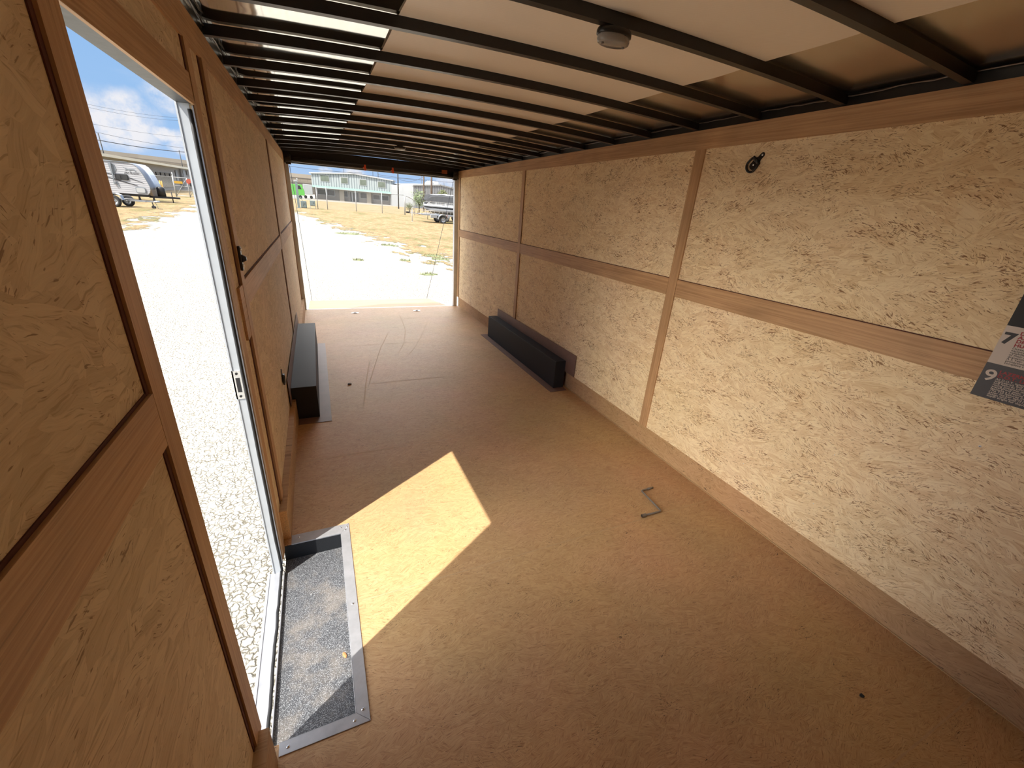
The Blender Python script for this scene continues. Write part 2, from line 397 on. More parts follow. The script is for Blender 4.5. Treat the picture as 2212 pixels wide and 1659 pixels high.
M['green'] = plain('green_awning', (0.177,0.286,0.245), 0.6, 0, 0.05, 2)
M['lime'] = plain('lime_green_body', (0.122,0.422,0.082), 0.4, 0, 0.05, 1)
M['white'] = plain('white_body', (0.381,0.388,0.394), 0.45, 0, 0.04, 1)
M['postgrey'] = plain('galvanised_post', (0.354,0.360,0.360), 0.5, 0.2, 0.05, 3)
M['darkgreen'] = plain('grey_green_paint', (0.16,0.20,0.20), 0.6, 0, 0.1, 3)
M['wood'] = plain('weathered_pole', (0.136,0.102,0.082), 0.9, 0, 0.15, 3)
M['wire'] = plain('wire_black', (0.06,0.07,0.09), 0.7)
M['yellow'] = plain('yellow_sign', (0.578,0.340,0.041), 0.5)
M['red'] = plain('red_sign', (0.510,0.109,0.068), 0.5)
M['fur'] = plain('tan_front_panel', (0.24,0.20,0.17), 0.5, 0, .1, 2)
M['tyre'] = plain('tyre_rubber', (0.022,0.022,0.023), 0.8, 0, .2, 9)
M['steelgrey'] = plain('trailer_steel', (0.24,0.22,0.20), 0.45, 0.4, .1, 3)
M['silver'] = plain('silver_tube', (0.340,0.360,0.388), 0.28, 0.6, .06, 2)
M['canvas'] = plain('grey_canvas', (0.035,0.037,0.042), 0.85, 0, .12, 3)
M['canvasw'] = plain('white_canvas', (0.490,0.476,0.476), 0.8, 0, .05, 3)
M['hull'] = plain('dull_hull', (0.085,0.09,0.10), 0.4, 0.2, .08, 2)
M['leafgreen'] = plain('grey_green_leaves', (0.20,0.25,0.13), 0.8, 0, .35, 3)
M['leafdark'] = plain('dull_olive_weeds', (0.17,0.19,0.09), 0.9, 0, .35, 3)
M['bark'] = plain('dark_bark', (0.08,0.065,0.05), 0.9, 0, .3, 6)
M['ink'] = plain('ink_black', (0.02,0.019,0.02), 0.5)
M['inkred'] = plain('ink_red', (0.34,0.035,0.04), 0.5)
M['paper'] = plain('paper_beige', (0.62,0.54,0.47), 0.5, 0, .03, 6)
M['paperblack'] = plain('paper_black', (0.018,0.016,0.016), 0.6)
M['papergrey'] = plain('paper_grey', (0.075,0.077,0.085), 0.6, 0, .15, 5)
M['dryleaf'] = plain('dry_leaf', (0.62,0.27,0.11), 0.7, 0, .2, 60)
M['scratch'] = plain('pale_scratch', (0.52,0.36,0.20), 0.8, 0, .1, 60)
m, t, b = newmat('lamp_lens'); b.inputs['Base Color'].default_value = (0.75,0.72,0.68,1); b.inputs['Roughness'].default_value = 0.12
b.inputs['Transmission Weight'].default_value = 0.7; b.inputs['IOR'].default_value = 1.45; M['lens'] = m
# chain link
m, t, b = newmat('chain_link'); b.inputs['Base Color'].default_value = (0.45,0.46,0.46,1); b.inputs['Roughness'].default_value = .5
s = t.sep(t.coord()); per = 0.075
def wirek(a):
    f = t.math('FRACT', t.math('MULTIPLY', a, 1/per)); return t.math('LESS_THAN', f, 0.07)
k = t.math('MAXIMUM', wirek(t.math('ADD', s[0], s[2])), wirek(t.math('SUBTRACT', s[0], s[2])))
t.link(k, b.inputs['Alpha']); M['link'] = m
# corrugated RV siding: horizontal ribs
m, t, b = newmat('rv_siding'); s = t.sep(t.coord()); f = t.math('FRACT', t.math('MULTIPLY', s[2], 1/0.135))
k = t.smooth(f, 0.70, 0.86); t.link(t.mix(k, (0.43,0.435,0.455), (0.17,0.17,0.19)), b.inputs['Base Color']); b.inputs['Roughness'].default_value = .4
t.link(t.bump(k, -0.6, 0.02), b.inputs['Normal']); M['siding'] = m
M['rvblue'] = plain('rv_front_cap', (0.218,0.252,0.320), 0.3, 0, .05, 2)
M['rvgrey'] = plain('rv_grey_decal', (0.190,0.211,0.231), 0.4)
# ---------------------------------------------------------------- the trailer shell
W, L, H, H1, MT, MB1, KZ = 2.46, 7.08, 2.138, 2.037, 1.279, 1.170, 0.173
YF = -1.25                      # how far the shell runs on behind the photographer
D0, D1, DH = 0.955, 1.79, 1.862
YB0, SP = 0.952, 0.4115         # roof bows
def zbot(x): u = (x - 1.23)/1.23; return 2.143 + 0.036*(1 - u*u)

fl = MB()
for (a, b_, c, d) in ((0.272, 2.50, YF, L-0.02), (-0.03, 0.272, YF, 0.97), (-0.03, 0.272, 1.885, L-0.02)):
    fl.box(a, b_, c, d, -0.02, 0.0)
struct(fl.build('floor', M['floorosb']), 'brown oriented strand board floor running the length of the trailer')
# pale worn seams between floor sheets
for i, (y, x0, x1) in enumerate(((1.425, 0.33, 2.47), (2.65, 0.04, 2.33), (0.16, 0.9, 2.47), (3.87, 0.3, 2.25), (5.09, 0.3, 2.25), (6.31, 0.05, 2.45))):
    mb = MB(); rr = random.Random(i); n = 60; top = []; bot = []
    for k in range(n+1):
        x = x0 + (x1-x0)*k/n; wv = 0.0018 + 0.0022*rr.random()*(1 if k % 7 else 0.3)
        top.append((x, y+wv, 0.0006)); bot.append((x, y-wv, 0.0006))
    vs_ = top + bot; fs = [(k, n+1+k, n+2+k, k+1) for k in range(n)]
    mb.add(vs_, fs); mb.build('trim_%d' % (40+i), M['scratch']); struct(bpy.context.scene.objects['trim_%d' % (40+i)], 'pale worn seam between two floor sheets')

wl = MB()
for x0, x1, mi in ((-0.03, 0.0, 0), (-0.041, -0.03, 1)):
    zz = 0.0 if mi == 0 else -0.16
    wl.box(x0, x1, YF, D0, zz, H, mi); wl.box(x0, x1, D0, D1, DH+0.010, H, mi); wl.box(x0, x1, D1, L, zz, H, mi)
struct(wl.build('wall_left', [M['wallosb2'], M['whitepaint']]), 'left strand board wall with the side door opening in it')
wr = MB(); wr.box(W, W+0.04, YF, L, KZ, H, 0); wr.box(W+0.045, W+0.065, YF, L+.05, -0.16, H+.075, 1)
struct(wr.build('wall_right', [M['wallosb'], M['whitepaint']]), 'right strand board wall of the trailer')

struct(MB().box(-0.03, W+0.04, YF-0.02, YF, 0.0, H+0.04).build('wall_front', M['frontwall']), 'front wall behind the photographer')
# kick boards
k = MB(); k.box(W+0.03, W+0.044, YF, L-0.02, 0.0, KZ+0.0)
struct(k.build('baseboard_right', M['kickosb']), 'strand board kick board along the right wall')
k = MB(); k.box(W+0.022, W+0.03, YF, L-0.02, 0.0, 0.003); struct(k.build('trim_30', M['scratch']), 'pale floor edge line along the right kick board')
k = MB(); k.box(0.0, 0.034, D1+0.145, L-0.02, 0.0, KZ, 0); k.box(0.0, 0.034, D1+0.142, D1+0.145, 0.0, KZ, 1)
k.box(0.0, 0.034, YF, D0-0.03, 0.0, KZ, 0)
struct(k.build('baseboard_left', [M['kickosb'], M['endgrain']]), 'strand board kick board along the left wall, cut end at the door')

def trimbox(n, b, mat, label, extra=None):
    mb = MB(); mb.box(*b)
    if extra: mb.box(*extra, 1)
    o = mb.build('trim_%d' % n, [mat, M['gapshade']], bevel=0.0)
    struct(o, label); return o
T = 0.008
# right wall boards
trimbox(1, (W-T, W, YF, 4.772, H1, H), M['luan'], 'long brown top trim board on the right wall, near piece')
trimbox(2, (W-T+0.002, W, 4.776, L-.02, H1+0.004, H), M['luan'], 'brown top trim board on the right wall, rear piece')
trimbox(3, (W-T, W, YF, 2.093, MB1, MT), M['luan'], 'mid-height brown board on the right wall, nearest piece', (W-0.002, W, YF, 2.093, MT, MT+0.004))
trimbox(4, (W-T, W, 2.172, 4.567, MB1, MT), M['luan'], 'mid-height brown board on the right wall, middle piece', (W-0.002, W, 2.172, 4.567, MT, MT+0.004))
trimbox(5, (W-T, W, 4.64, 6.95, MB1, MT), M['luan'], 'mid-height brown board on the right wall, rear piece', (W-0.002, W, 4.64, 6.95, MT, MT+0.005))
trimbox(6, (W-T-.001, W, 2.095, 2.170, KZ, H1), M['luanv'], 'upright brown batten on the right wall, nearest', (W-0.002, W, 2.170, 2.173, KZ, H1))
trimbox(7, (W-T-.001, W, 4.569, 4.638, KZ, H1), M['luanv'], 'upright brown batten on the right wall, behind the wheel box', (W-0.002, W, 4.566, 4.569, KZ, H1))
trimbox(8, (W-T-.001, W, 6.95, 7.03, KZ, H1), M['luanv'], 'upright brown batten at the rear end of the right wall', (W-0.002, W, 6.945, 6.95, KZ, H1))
# left wall boards
trimbox(9, (0, T, YF, 2.215, H1, H), M['luan'], 'top trim board on the left wall, near piece')
trimbox(10, (0, T-0.002, 2.219, L-.02, H1, H), M['luan'], 'top trim board on the left wall, rear piece')
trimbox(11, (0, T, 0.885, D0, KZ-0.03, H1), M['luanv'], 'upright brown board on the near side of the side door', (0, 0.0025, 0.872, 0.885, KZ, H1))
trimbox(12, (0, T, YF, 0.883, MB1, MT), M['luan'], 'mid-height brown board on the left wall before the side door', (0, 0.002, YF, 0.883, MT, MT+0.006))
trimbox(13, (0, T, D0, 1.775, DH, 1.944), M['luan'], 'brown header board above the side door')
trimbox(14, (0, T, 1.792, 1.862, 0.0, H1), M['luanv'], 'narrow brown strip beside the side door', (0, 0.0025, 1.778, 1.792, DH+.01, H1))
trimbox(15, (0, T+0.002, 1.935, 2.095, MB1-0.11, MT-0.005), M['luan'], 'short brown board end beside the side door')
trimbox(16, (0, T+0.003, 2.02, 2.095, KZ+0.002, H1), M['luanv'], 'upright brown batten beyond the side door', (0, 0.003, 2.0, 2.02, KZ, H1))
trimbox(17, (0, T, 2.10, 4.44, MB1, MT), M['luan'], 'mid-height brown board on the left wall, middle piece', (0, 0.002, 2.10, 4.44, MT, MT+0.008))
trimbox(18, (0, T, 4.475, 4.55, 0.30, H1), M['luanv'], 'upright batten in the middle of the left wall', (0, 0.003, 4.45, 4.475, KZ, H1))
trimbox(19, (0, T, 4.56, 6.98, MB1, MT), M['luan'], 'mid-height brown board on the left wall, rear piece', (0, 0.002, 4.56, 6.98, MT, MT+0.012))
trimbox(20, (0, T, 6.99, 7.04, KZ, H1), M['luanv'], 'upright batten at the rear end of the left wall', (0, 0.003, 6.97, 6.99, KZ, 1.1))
# side rails with ragged foil edge
for n, (xa, xb, xs, nm) in enumerate(((W-0.004, W+0.04, W-0.012, 'right'), (-0.04, 0.004, 0.012, 'left'))):
    mb = MB(); mb.box(xa, xb, YF, L, H+0.001, H+0.043, 0)
    rr = random.Random(5+n); N = 150; pts = []
    for i in range(N):
        y = YF + (L-0.1-YF)*i/(N-1); pts.append((xs + rr.uniform(-.003,.003), y, H+0.036+rr.uniform(-.004,.004)))
    mb.tube(pts, 0.0028, 4, 1)
    struct(mb.build('trim_%d' % (21+n), [M['blacksteel'], M['greymetal']]), 'black roof rail along the top of the %s wall' % nm)
# roof skin
mb = MB(); NX, NB = 20, 22; y0 = YB0 - 6*SP; rows = []; ny = NB*8
rr = random.Random(3); amp = [rr.uniform(-0.004, 0.009) for _ in range(NB+1)]
for j in range(ny+1):
    y = y0 + SP*j/8.0; bay = min(j//8, NB-1); ph = (j % 8)/8.0
    sag = amp[bay]*math.sin(math.pi*ph)**2
    for i in range(NX+1):
        x = -0.07 + (W+0.14)*i/NX
        rows.append((x, y, zbot(max(0.0, min(W, x))) + 0.040 - sag*max(0, min(1, 4*(x+.04)*(2.5-x)/1.6))))
keep = [(j*(NX+1)+i, j*(NX+1)+i+1, (j+1)*(NX+1)+i+1, (j+1)*(NX+1)+i) for j in range(ny) for i in range(NX)
        if YF-0.02 <= y0 + SP*j/8.0 <= L]
mb.add(rows, keep, 0, True); o = mb.build('ceiling', M['skin']); struct(o, 'shiny aluminium roof skin above the black bows')
sm = o.modifiers.new('thick', 'SOLIDIFY'); sm.thickness = 0.004; sm.offset = 1
# centre blanket strip
mb = MB(); rows = []; XS = [0.634 + (1.905-0.634)*i/12 for i in range(13)]
js = [j for j in range(ny+1) if YF <= y0 + SP*j/8.0 <= L-0.12]
for j in js:
    y = y0 + SP*j/8.0; bay = min(j//8, NB-1); ph = (j % 8)/8.0
    for i, x in enumerate(XS):
        wob = 0.0035*math.sin(x*5+bay*1.7)*math.sin(math.pi*ph)
        rows.append((x, y, zbot(x) + 0.0365 - abs(amp[bay])*0.9*math.sin(math.pi*ph)**2 - 0.002 + wob*0.6))
n = len(XS); mb.add(rows, [(j*n+i, j*n+i+1, (j+1)*n+i+1, (j+1)*n+i) for j in range(len(js)-1) for i in range(n-1)], 0, True)
o = mb.build('trim_23', M['fabric']); struct(o, 'pale beige ribbed liner strip down the middle of the roof')
# roof bows
def bow_mesh():
    mb = MB(); N = 24; hw = 0.0145
    for i in range(N):
        xa = 0.006 + (W-0.012)*i/N; xb = 0.006 + (W-0.012)*(i+1)/N; za, zb = zbot(xa), zbot(xb); hh = 0.0345
        mb.hexa([(xa,0,za),(xb,0,zb),(xb,2*hw,zb),(xa,2*hw,za)], [(xa,0,za+hh),(xb,0,zb+hh),(xb,2*hw,zb+hh),(xa,2*hw,za+hh)])
    # drop interior partitions
    me = mb.build('roof_bow', M['blacksteel'])
    bm = bmesh.new(); bm.from_mesh(me.data)
    kill = [f for f in bm.faces if abs(f.normal.x) > 0.9 and 0.01 < f.calc_center_median().x < W-0.01]
    bmesh.ops.delete(bm, geom=kill, context='FACES'); bm.to_mesh(me.data); bm.free(); return me
bow0 = bow_mesh(); bows = {}
ORD = ['nearest the camera, just above the top edge', 'second from the camera', 'third from the camera, carrying the near dome lamp', 'fourth from the camera', 'fifth from the camera', 'sixth from the camera', 'seventh from the camera', 'eighth from the camera',
       'ninth from the camera', 'tenth from the camera', 'eleventh from the camera', 'fourth before the far dome lamp', 'third before', 'next']
ks = list(range(-1, 15))
vis0 = 0
far_names = {10: 'carrying the small far dome lamp', 11: 'first one behind the far dome lamp', 12: 'second one behind the far dome lamp', 13: 'third one behind the far dome lamp, nearly at the rear door',
             14: 'last one, right before the rear door spring', 9: 'the one just in front of the far dome lamp', 8: 'second in front of the far dome lamp', 7: 'third in front of the far dome lamp',
             1: 'carrying the near dome lamp', 2: 'first one behind the near dome lamp', 3: 'second one behind the near dome lamp', 4: 'third one behind the near dome lamp', 5: 'fourth one behind the near dome lamp', 6: 'fifth one behind the near dome lamp',
             0: 'nearer the photographer than the lamp bow', -1: 'overhead beside the photographer', -2: 'overhead behind the photographer', -3: 'second behind the photographer', -4: 'third behind', -5: 'farthest forward'}
first = True
for kk in ks:
    y = YB0 + kk*SP
    if y < YF+0.03: continue
    o = bow0 if first else bow0.copy()
    if not first: COL.objects.link(o)
    first = False
    o.location = (0, y, 0)
    tag(o, 'black steel roof bow, ' + far_names[kk], 'roof bow', 'black roof bows')

# ---------------------------------------------------------------- side door frame
dj = MB()
dj.box(-0.043, -0.010, D1-0.001, D1+0.012, -0.075, DH+.03, 0)                 # rear jamb face
dj.box(-0.046, -0.041, D1-0.004, D1+0.03, -0.09, DH+0.04, 0)             # outer lip
dj.box(-0.043, -0.010, D0-0.012, D0+0.001, -0.075, DH, 0)
dj.box(-0.046, -0.041, D0-0.03, D0+0.012, -0.09, DH+0.04, 0)
door = dj.build('door_1', M['galv']); struct(door, 'pale metal frame of the open side doorway')
hd = MB(); hd.box(-0.0415, -0.001, D0, D1, DH+0.003, DH+0.0105, 0); hd.build('head_rail', M['darkrail'], door)
sl = MB(); sl.box(-0.062, -0.018, D0, D1+.0, -0.10, -0.070, 0); sl.box(-0.07, -0.060, D0, D1, -0.11, -0.066, 0); sl.build('sill', M['alu'], door)
se = MB()
rr = random.Random(2)
pts = [(-0.009 + rr.uniform(-.0012,.0012), D1-0.006, -0.06 + 1.91*i/20) for i in range(21)]
se.tube(pts, 0.0062, 6, 0)
pts = [(-0.013 + rr.uniform(-.002,.002), D0 + 0.03 + (D1-D0-0.03)*i/20, -0.066) for i in range(21)]
se.tube(pts, 0.0062, 6, 0); se.build('weather_seal', M['rubber'], door)
sv = MB(); sv.box(-0.003, 0.001, D1-0.006, D1+0.001, -0.02, DH-0.002); sv.box(-0.003, 0.001, D0+.03, D1, -0.088, -0.070); sv.build('seal_edge', M['alu'], door)
sk = MB(); sk.box(-0.046, -0.016, D1-0.004, D1-0.001, 0.865, 0.985, 0); sk.box(-0.036, -0.022, D1-0.0055, D1-0.0035, 0.895, 0.955, 1)
sk.cyl((-0.030, D1-0.006, 0.877), (-0.030, D1-0.003, 0.877), 0.005, 8, mi=1); sk.cyl((-0.030, D1-0.006, 0.973), (-0.030, D1-0.003, 0.973), 0.005, 8, mi=1)
sk.build('strike_plate', [M['chrome'], M['ink']], door)

# ---------------------------------------------------------------- step well
sw = empty('step_well', 'recessed step well with aluminium border and gritty black tread inside the side door', 'step well', (0.15, 1.42, -0.09))
def loc_parent(o, p):
    bpy.context.view_layer.update(); o.parent = p; o.matrix_parent_inverse = p.matrix_world.inverted(); return o
A = []
tr = MB().box(0.0, 0.272, 0.97, 1.885, -0.105, -0.090).build('tread', M['grit']); A.append(tr)
wb = MB(); wb.box(0.0, 0.272, 1.881, 1.888, -0.09, -0.003); wb.box(0.268, 0.272, 0.972, 1.881, -0.09, -0.003); wb.box(0.0, 0.272, 0.966, 0.972, -0.09, -0.003)
A.append(wb.build('well_side', M['blackbox']))
fr = MB(); z0, z1 = 0.0005, 0.004; xi, xo, ya, yb, yc, yd = 0.270, 0.312, 0.931, 0.971, 1.883, 1.947; xl = 0.036
def flat(mb, poly): mb.prism([(x, y, z0) for x, y in poly], (0, 0, z1-z0))
f1 = MB(); flat(f1, [(xl, ya), (xo, ya), (xi, yb), (xl, yb)]); f1.box(xl, xi, yb-0.002, yb+0.001, -0.03, z1)
f2 = MB(); flat(f2, [(xo, ya+0.001), (xo, yd-0.001), (xi, yc), (xi, yb+0.001)]); f2.box(xi-0.003, xi, yb+.002, yc-.002, -0.03, z1)
f3 = MB(); flat(f3, [(xl, yc), (xi, yc), (xo, yd), (xl, yd)]); f3.box(xl, xi-.003, yc-0.001, yc+0.002, -0.03, z1)
for f in (f1, f2, f3): A.append(f.build('border_strip', M['alu'], bevel=0.0008))
def screw(x, y, z, r=0.0055, mat='chrome'):
    mb = MB(); mb.lathe([(0.0005, 0.0032), (r*0.45, 0.003), (r*0.9, 0.0018), (r, 0.0)], (x, y, z), 'Z', 12, 0)
    mb.cyl((x, y, z+0.0025), (x, y, z+0.0037), r*0.35, 6, mi=1); return mb.build('screw', [M[mat], M['ink']])
for (x, y) in ((0.062, 0.950), (0.262, 0.949), (0.291, 0.975), (0.292, 1.42), (0.291, 1.90), (0.27, 1.925), (0.07, 1.918), (0.30, 1.92)):
    A.append(screw(x, y, z1))
for o in A: loc_parent(o, sw)
lf = MB(); P = [(0,-.016,0),(.006,-.006,.002),(.0065,.004,.003),(.002,.015,.002),(-.004,.012,.003),(-.0075,.002,.004),(-.005,-.008,.002)]
lf.add([(0,0,.0005)]+P, [(0,i,i%7+1) for i in range(1,8)], 0, True)
o = lf.build('dry_leaf', M['dryleaf'], matrix=Matrix.Translation((0.242, 1.262, -0.087)) @ Matrix.Rotation(0.3, 4, 'Z'))
o.modifiers.new('s', 'SOLIDIFY').thickness = 0.0008
tag(o, 'small dry orange leaf lying on the gritty step tread', 'leaf')

# ---------------------------------------------------------------- wheel boxes
def wheelbox(name, label, xw, xi, ya, yb, h, fx, fy0, fy1, sgn, wf0, wf1, wz):
    e = empty(name, label, 'wheel box', ((xw+xi)/2, (ya+yb)/2, 0), group='black wheel boxes')
    b1 = MB(); lo, hi = min(xw, xi), max(xw, xi)
    kx = 0.036 if sgn > 0 else W-0.012
    # body stands clear of the kick board below, reaches the wall above it
    if sgn > 0: poly = [(kx, 0.004), (xi, 0.004), (xi, h), (0.009, h), (0.009, KZ+0.004), (kx, KZ+0.004)]
    else: poly = [(W-0.01, 0.004), (xi, 0.004), (xi, h), (W-0.01, h)]
    b1.prism([(x, ya, z) for x, z in poly], (0, yb-ya, 0))
    o = b1.build('box_shell', M['blackbox'], bevel=0.003, seg=2); loc_parent(o, e)
    f = MB(); f.box(min(kx, fx), max(kx, fx), fy0, fy1, 0.0006, 0.0035); loc_parent(f.build('floor_flange', M['flange']), e)
    g = MB(); xa, xb = (0.0, 0.0) if sgn > 0 else (0, 0)
    if sgn > 0: g.box(0.0085, 0.0105, wf0, wf1, KZ+0.004, wz)
    else: g.box(W-0.0125, W-0.0095, wf0, wf1, KZ+0.004, wz)
    loc_parent(g.build('wall_flange', M['flange']), e)
    return e
wheelbox('wheel_box', 'long black steel wheel box against the left wall', 0.0, 0.188, 3.285, 5.2, 0.272, 0.272, 3.19, 5.26, 1, 3.16, 5.29, 0.385)
wheelbox('wheel_box', 'long black steel wheel box against the right wall', W, 2.335, 3.30, 5.17, 0.285, 2.262, 3.22, 5.26, -1, 3.13, 5.13, 0.392)

# ---------------------------------------------------------------- tie down rings
def dring(label, mat_w, ring_out=0.012, tail=1.0):
    # local: long axis Y (tab at +Y), normal +Z
    e = empty('tie_down_ring', label, 'tie-down ring', group='black tie-down rings', matrix=mat_w)
    p = MB(); n = 10; poly = []
    for i in range(n+1): a = -math.pi/2*0 + math.pi*i/n; poly.append((0.0125*math.cos(a), 0.047+0.0125*math.sin(a), 0))
    poly += [(-0.0125, 0.028, 0), (-0.019, 0.016, 0), (-0.019, -0.022, 0)]
    for i in range(1, n): a = math.pi + math.pi*i/n; poly.append((0.019*math.cos(a), -0.022+0.013*math.sin(a), 0))
    poly += [(0.019, -0.022, 0), (0.019, 0.016, 0), (0.0125, 0.028, 0)]
    p.prism(poly, (0, 0, 0.004)); o = p.build('base_plate', M['blacksteel'], e, bevel=0.0012)
    q = MB(); q.cyl((-0.021, 0.012, 0.007), (0.021, 0.012, 0.007), 0.0085, 12); q.build('hinge_saddle', M['blacksteel'], e)
    r = MB(); pts = [(-0.027, 0.014, 0.009), (-0.030, -0.004, 0.010)]
    for i in range(13): a = math.pi + math.pi*i/12; pts.append((0.031*math.cos(a), -0.020+0.027*math.sin(a), 0.010))
    pts += [(0.030, -0.004, 0.010), (0.027, 0.014, 0.009)]
    r.tube(pts, 0.0060, 8, closed=True); r.build('d_ring', M['blacksteel'], e)
    for yy in (0.047, -0.012):
        s_ = MB(); s_.lathe([(0.0004, 0.0025), (0.003, 0.0022), (0.0052, 0.0)], (0, yy, 0.0042), 'Z', 10); s_.build('screw', M['chrome'], e)
    return e
def wallmat(p, up, nrm):
    z = Vector(nrm).normalized(); y = (Vector(up) - z*Vector(up).dot(z)).normalized(); x = y.cross(z)
    m_ = Matrix((x, y, z)).transposed().to_4x4(); m_.translation = Vector(p); return m_
dring('black tie-down ring high on the right wall near the top board', wallmat((W-0.0005, 1.742, 1.943), (0, -0.66, 0.75), (-1, 0, 0)))
dring('black tie-down ring low on the left wall in front of the wheel box', wallmat((0.0005, 2.957, 0.492), (0, 0.1, 1), (1, 0, 0)))
# latch bracket by the doorway
e = empty('latch_bracket', 'black bracket with silver screws on the batten beside the side doorway', 'bracket', matrix=wallmat((0.0115, 2.045, 1.375), (0, 0.05, 1), (1, 0, 0)))
b1 = MB(); b1.box(-0.012, 0.012, -0.048, 0.048, 0, 0.010); b1.build('backplate', M['blacksteel'], e, bevel=0.002)
b1 = MB(); b1.prism([(-0.010, -0.016, 0.010), (-0.010, 0.016, 0.010), (-0.010, 0.006, 0.026), (-0.010, -0.008, 0.026)], (0.020, 0, 0)); b1.build('catch', M['blacksteel'], e, bevel=0.002)
for yy in (0.036, -0.028):
    b1 = MB(); b1.lathe([(0.0005, 0.004), (0.005, 0.0035), (0.007, 0)], (0, yy, 0.010), 'Z', 10); b1.build('screw', M['chrome'], e)

# ---------------------------------------------------------------- dome lamps
def dome(label, x, y, s=1.0):
    e = empty('dome_lamp', label, 'ceiling lamp', (x, y, zbot(x) - 0.001), group='oval dome lamps')
    b1 = MB(); b1.box(-0.03, 0.03, -0.012, 0.012, -0.006, 0.0); b1.build('bracket', M['blacksteel'], e)
    b1 = MB(); b1.lathe([(0.001, -0.006), (0.058, -0.006), (0.061, -0.012), (0.061, -0.022), (0.056, -0.023)], (0, 0, 0), 'Z', 32, 0, 1.0, 0.62); b1.build('housing', M['blacksteel'], e)
    b1 = MB(); b1.lathe([(0.056, -0.0225), (0.0575, -0.032), (0.055, -0.040), (0.050, -0.043), (0.001, -0.0445)], (0, 0, 0), 'Z', 32, 0, 1.0, 0.62); b1.build('lens', M['lens'], e)
    b1 = MB(); b1.lathe([(0.001, -0.0235), (0.047, -0.0235), (0.045, -0.029), (0.001, -0.029)], (0, 0, 0), 'Z', 24, 0, 1.0, 0.6); b1.build('reflector', M['greymetal'], e)
    for sx in (-1, 1):
        b1 = MB(); b1.cyl((sx*0.040, 0, -0.041), (sx*0.040, 0, -0.046), 0.0048, 10); b1.build('screw', M['greymetal'], e)
    return e
dome('oval clear dome lamp on the bow overhead, the large near one', 1.232, YB0+SP+0.016)
dome('small far dome lamp on a bow close to the rear door', 1.208, YB0+10*SP+0.016)

# ---------------------------------------------------------------- crank handle on the floor
P = [Vector((2.160, 1.640, 0.008)), Vector((2.070, 1.640, 0.008)), Vector((2.052, 1.436, 0.0085)), Vector((1.925, 1.438, 0.011))]
def rounded(P, r):
    out = [P[0]]
    for i in range(1, len(P)-1):
        a = (P[i-1]-P[i]).normalized(); b_ = (P[i+1]-P[i]).normalized()
        for k in range(5):
            tt = k/4; out.append((P[i]+a*r)*(1-tt)**2 + P[i]*2*tt*(1-tt) + (P[i]+b_*r)*tt**2)
    out.append(P[-1]); return out
e = empty('crank_handle', 'bent steel stabiliser crank handle lying on the floor', 'crank handle', (2.06, 1.54, 0.0))
loc_parent(MB().tube(rounded(P, 0.014), 0.0055, 10).build('rod', M['steelgrey']), e)
g = MB(); a_, c_ = Vector((1.935, 1.438, 0.011)), Vector((1.905, 1.4385, 0.0115))
g.cyl(a_, c_, 0.0098, 14, caps=False); g.cyl(c_, a_, 0.0070, 14, caps=False); g.cyl(c_ + (a_-c_)*0.5, c_ + (a_-c_)*0.52, 0.0097, 14, mi=1)
loc_parent(g.build('socket', [M['steelgrey'], M['ink']]), e)
loc_parent(MB().cyl((2.165, 1.640, 0.009), (2.118, 1.640, 0.0085), 0.0072, 10).build('grip_end', M['steelgrey']), e)

# ---------------------------------------------------------------- wall screws, debris
for i, (y, z, lab) in enumerate(((0.489, 0.944, 'bright screw head low on the right wall below the poster'), (0.897, 0.657, 'small bright screw head on the right wall left of the poster'),
                            (0.898, 0.369, 'screw head low on the right wall near the kick board'), (1.299, 0.353, 'faint screw head low on the right wall, farthest to the rear'))):
    mb = MB(); r = 0.0042 if i == 0 else 0.0026
    mb.lathe([(0.0005, -0.0024), (r*0.5, -0.0022), (r, 0.0)], (W, y, z), 'X', 10, 0); mb.cyl((W-.0022, y, z), (W-.0028, y, z), r*.3, 6, mi=1)
    tag(mb.build('wall_screw', [M['whitepaint'], M['ink']]), lab, 'screw', 'wall screws')
def chip(x, y, s, lab, mat='bark', flat_=0.5):
    bm = bmesh.new(); bmesh.ops.create_icosphere(bm, subdivisions=2, radius=s); rr = random.Random(int(x*1000))
    for v in bm.verts: v.co *= rr.uniform(0.7, 1.25); v.co.z *= flat_
    me = bpy.data.meshes.new('wood_chip'); bm.to_mesh(me); bm.free(); me.materials.append(M[mat])
    o = bpy.data.objects.new('wood_chip', me); COL.objects.link(o); o.location = (x, y, s*flat_*0.8); return tag(o, lab, 'debris', 'bits on the floor')
chip(2.045, 0.331, 0.008, 'small black crumb on the floor near the lower right', 'ink')
chip(0.453, 3.905, 0.018, 'brown wood chip on the floor beside the left wheel box', 'bark', 0.35)
# long pale scuff scratches at the rear
def pf(px, py, z=0.0):
    r = ray(px, py); k_ = (z - CAM.z)/r.z; return CAM + r*k_
for i, pl in enumerate((((862,680),(868,692),(876,712),(873,740),(858,768)), ((838,720),(822,752),(806,800),(795,840)), ((925,690),(912,722),(898,748),(880,770)), ((944,672),(965,695),(972,712)), ((798,782),(790,830),(786,880)))):
    pts = [pf(*q) for q in pl]; mb = MB(); dense = []
    for a_, b_ in zip(pts, pts[1:]):
        for k_ in range(8): dense.append(a_.lerp(b_, k_/8))
    l_, r_ = [], []
    for j, p_ in enumerate(dense):
        w_ = 0.0022 + 0.002*math.sin(j*1.3+i)**2; l_.append((p_.x-w_, p_.y, 0.0007)); r_.append((p_.x+w_, p_.y, 0.0007))
    nn = len(dense); mb.add(l_+r_, [(j, nn+j, nn+j+1, j+1) for j in range(nn-1)])
    struct(mb.build('trim_%d' % (50+i), M['scratch']), 'pale scuff scratch across the rear floor')

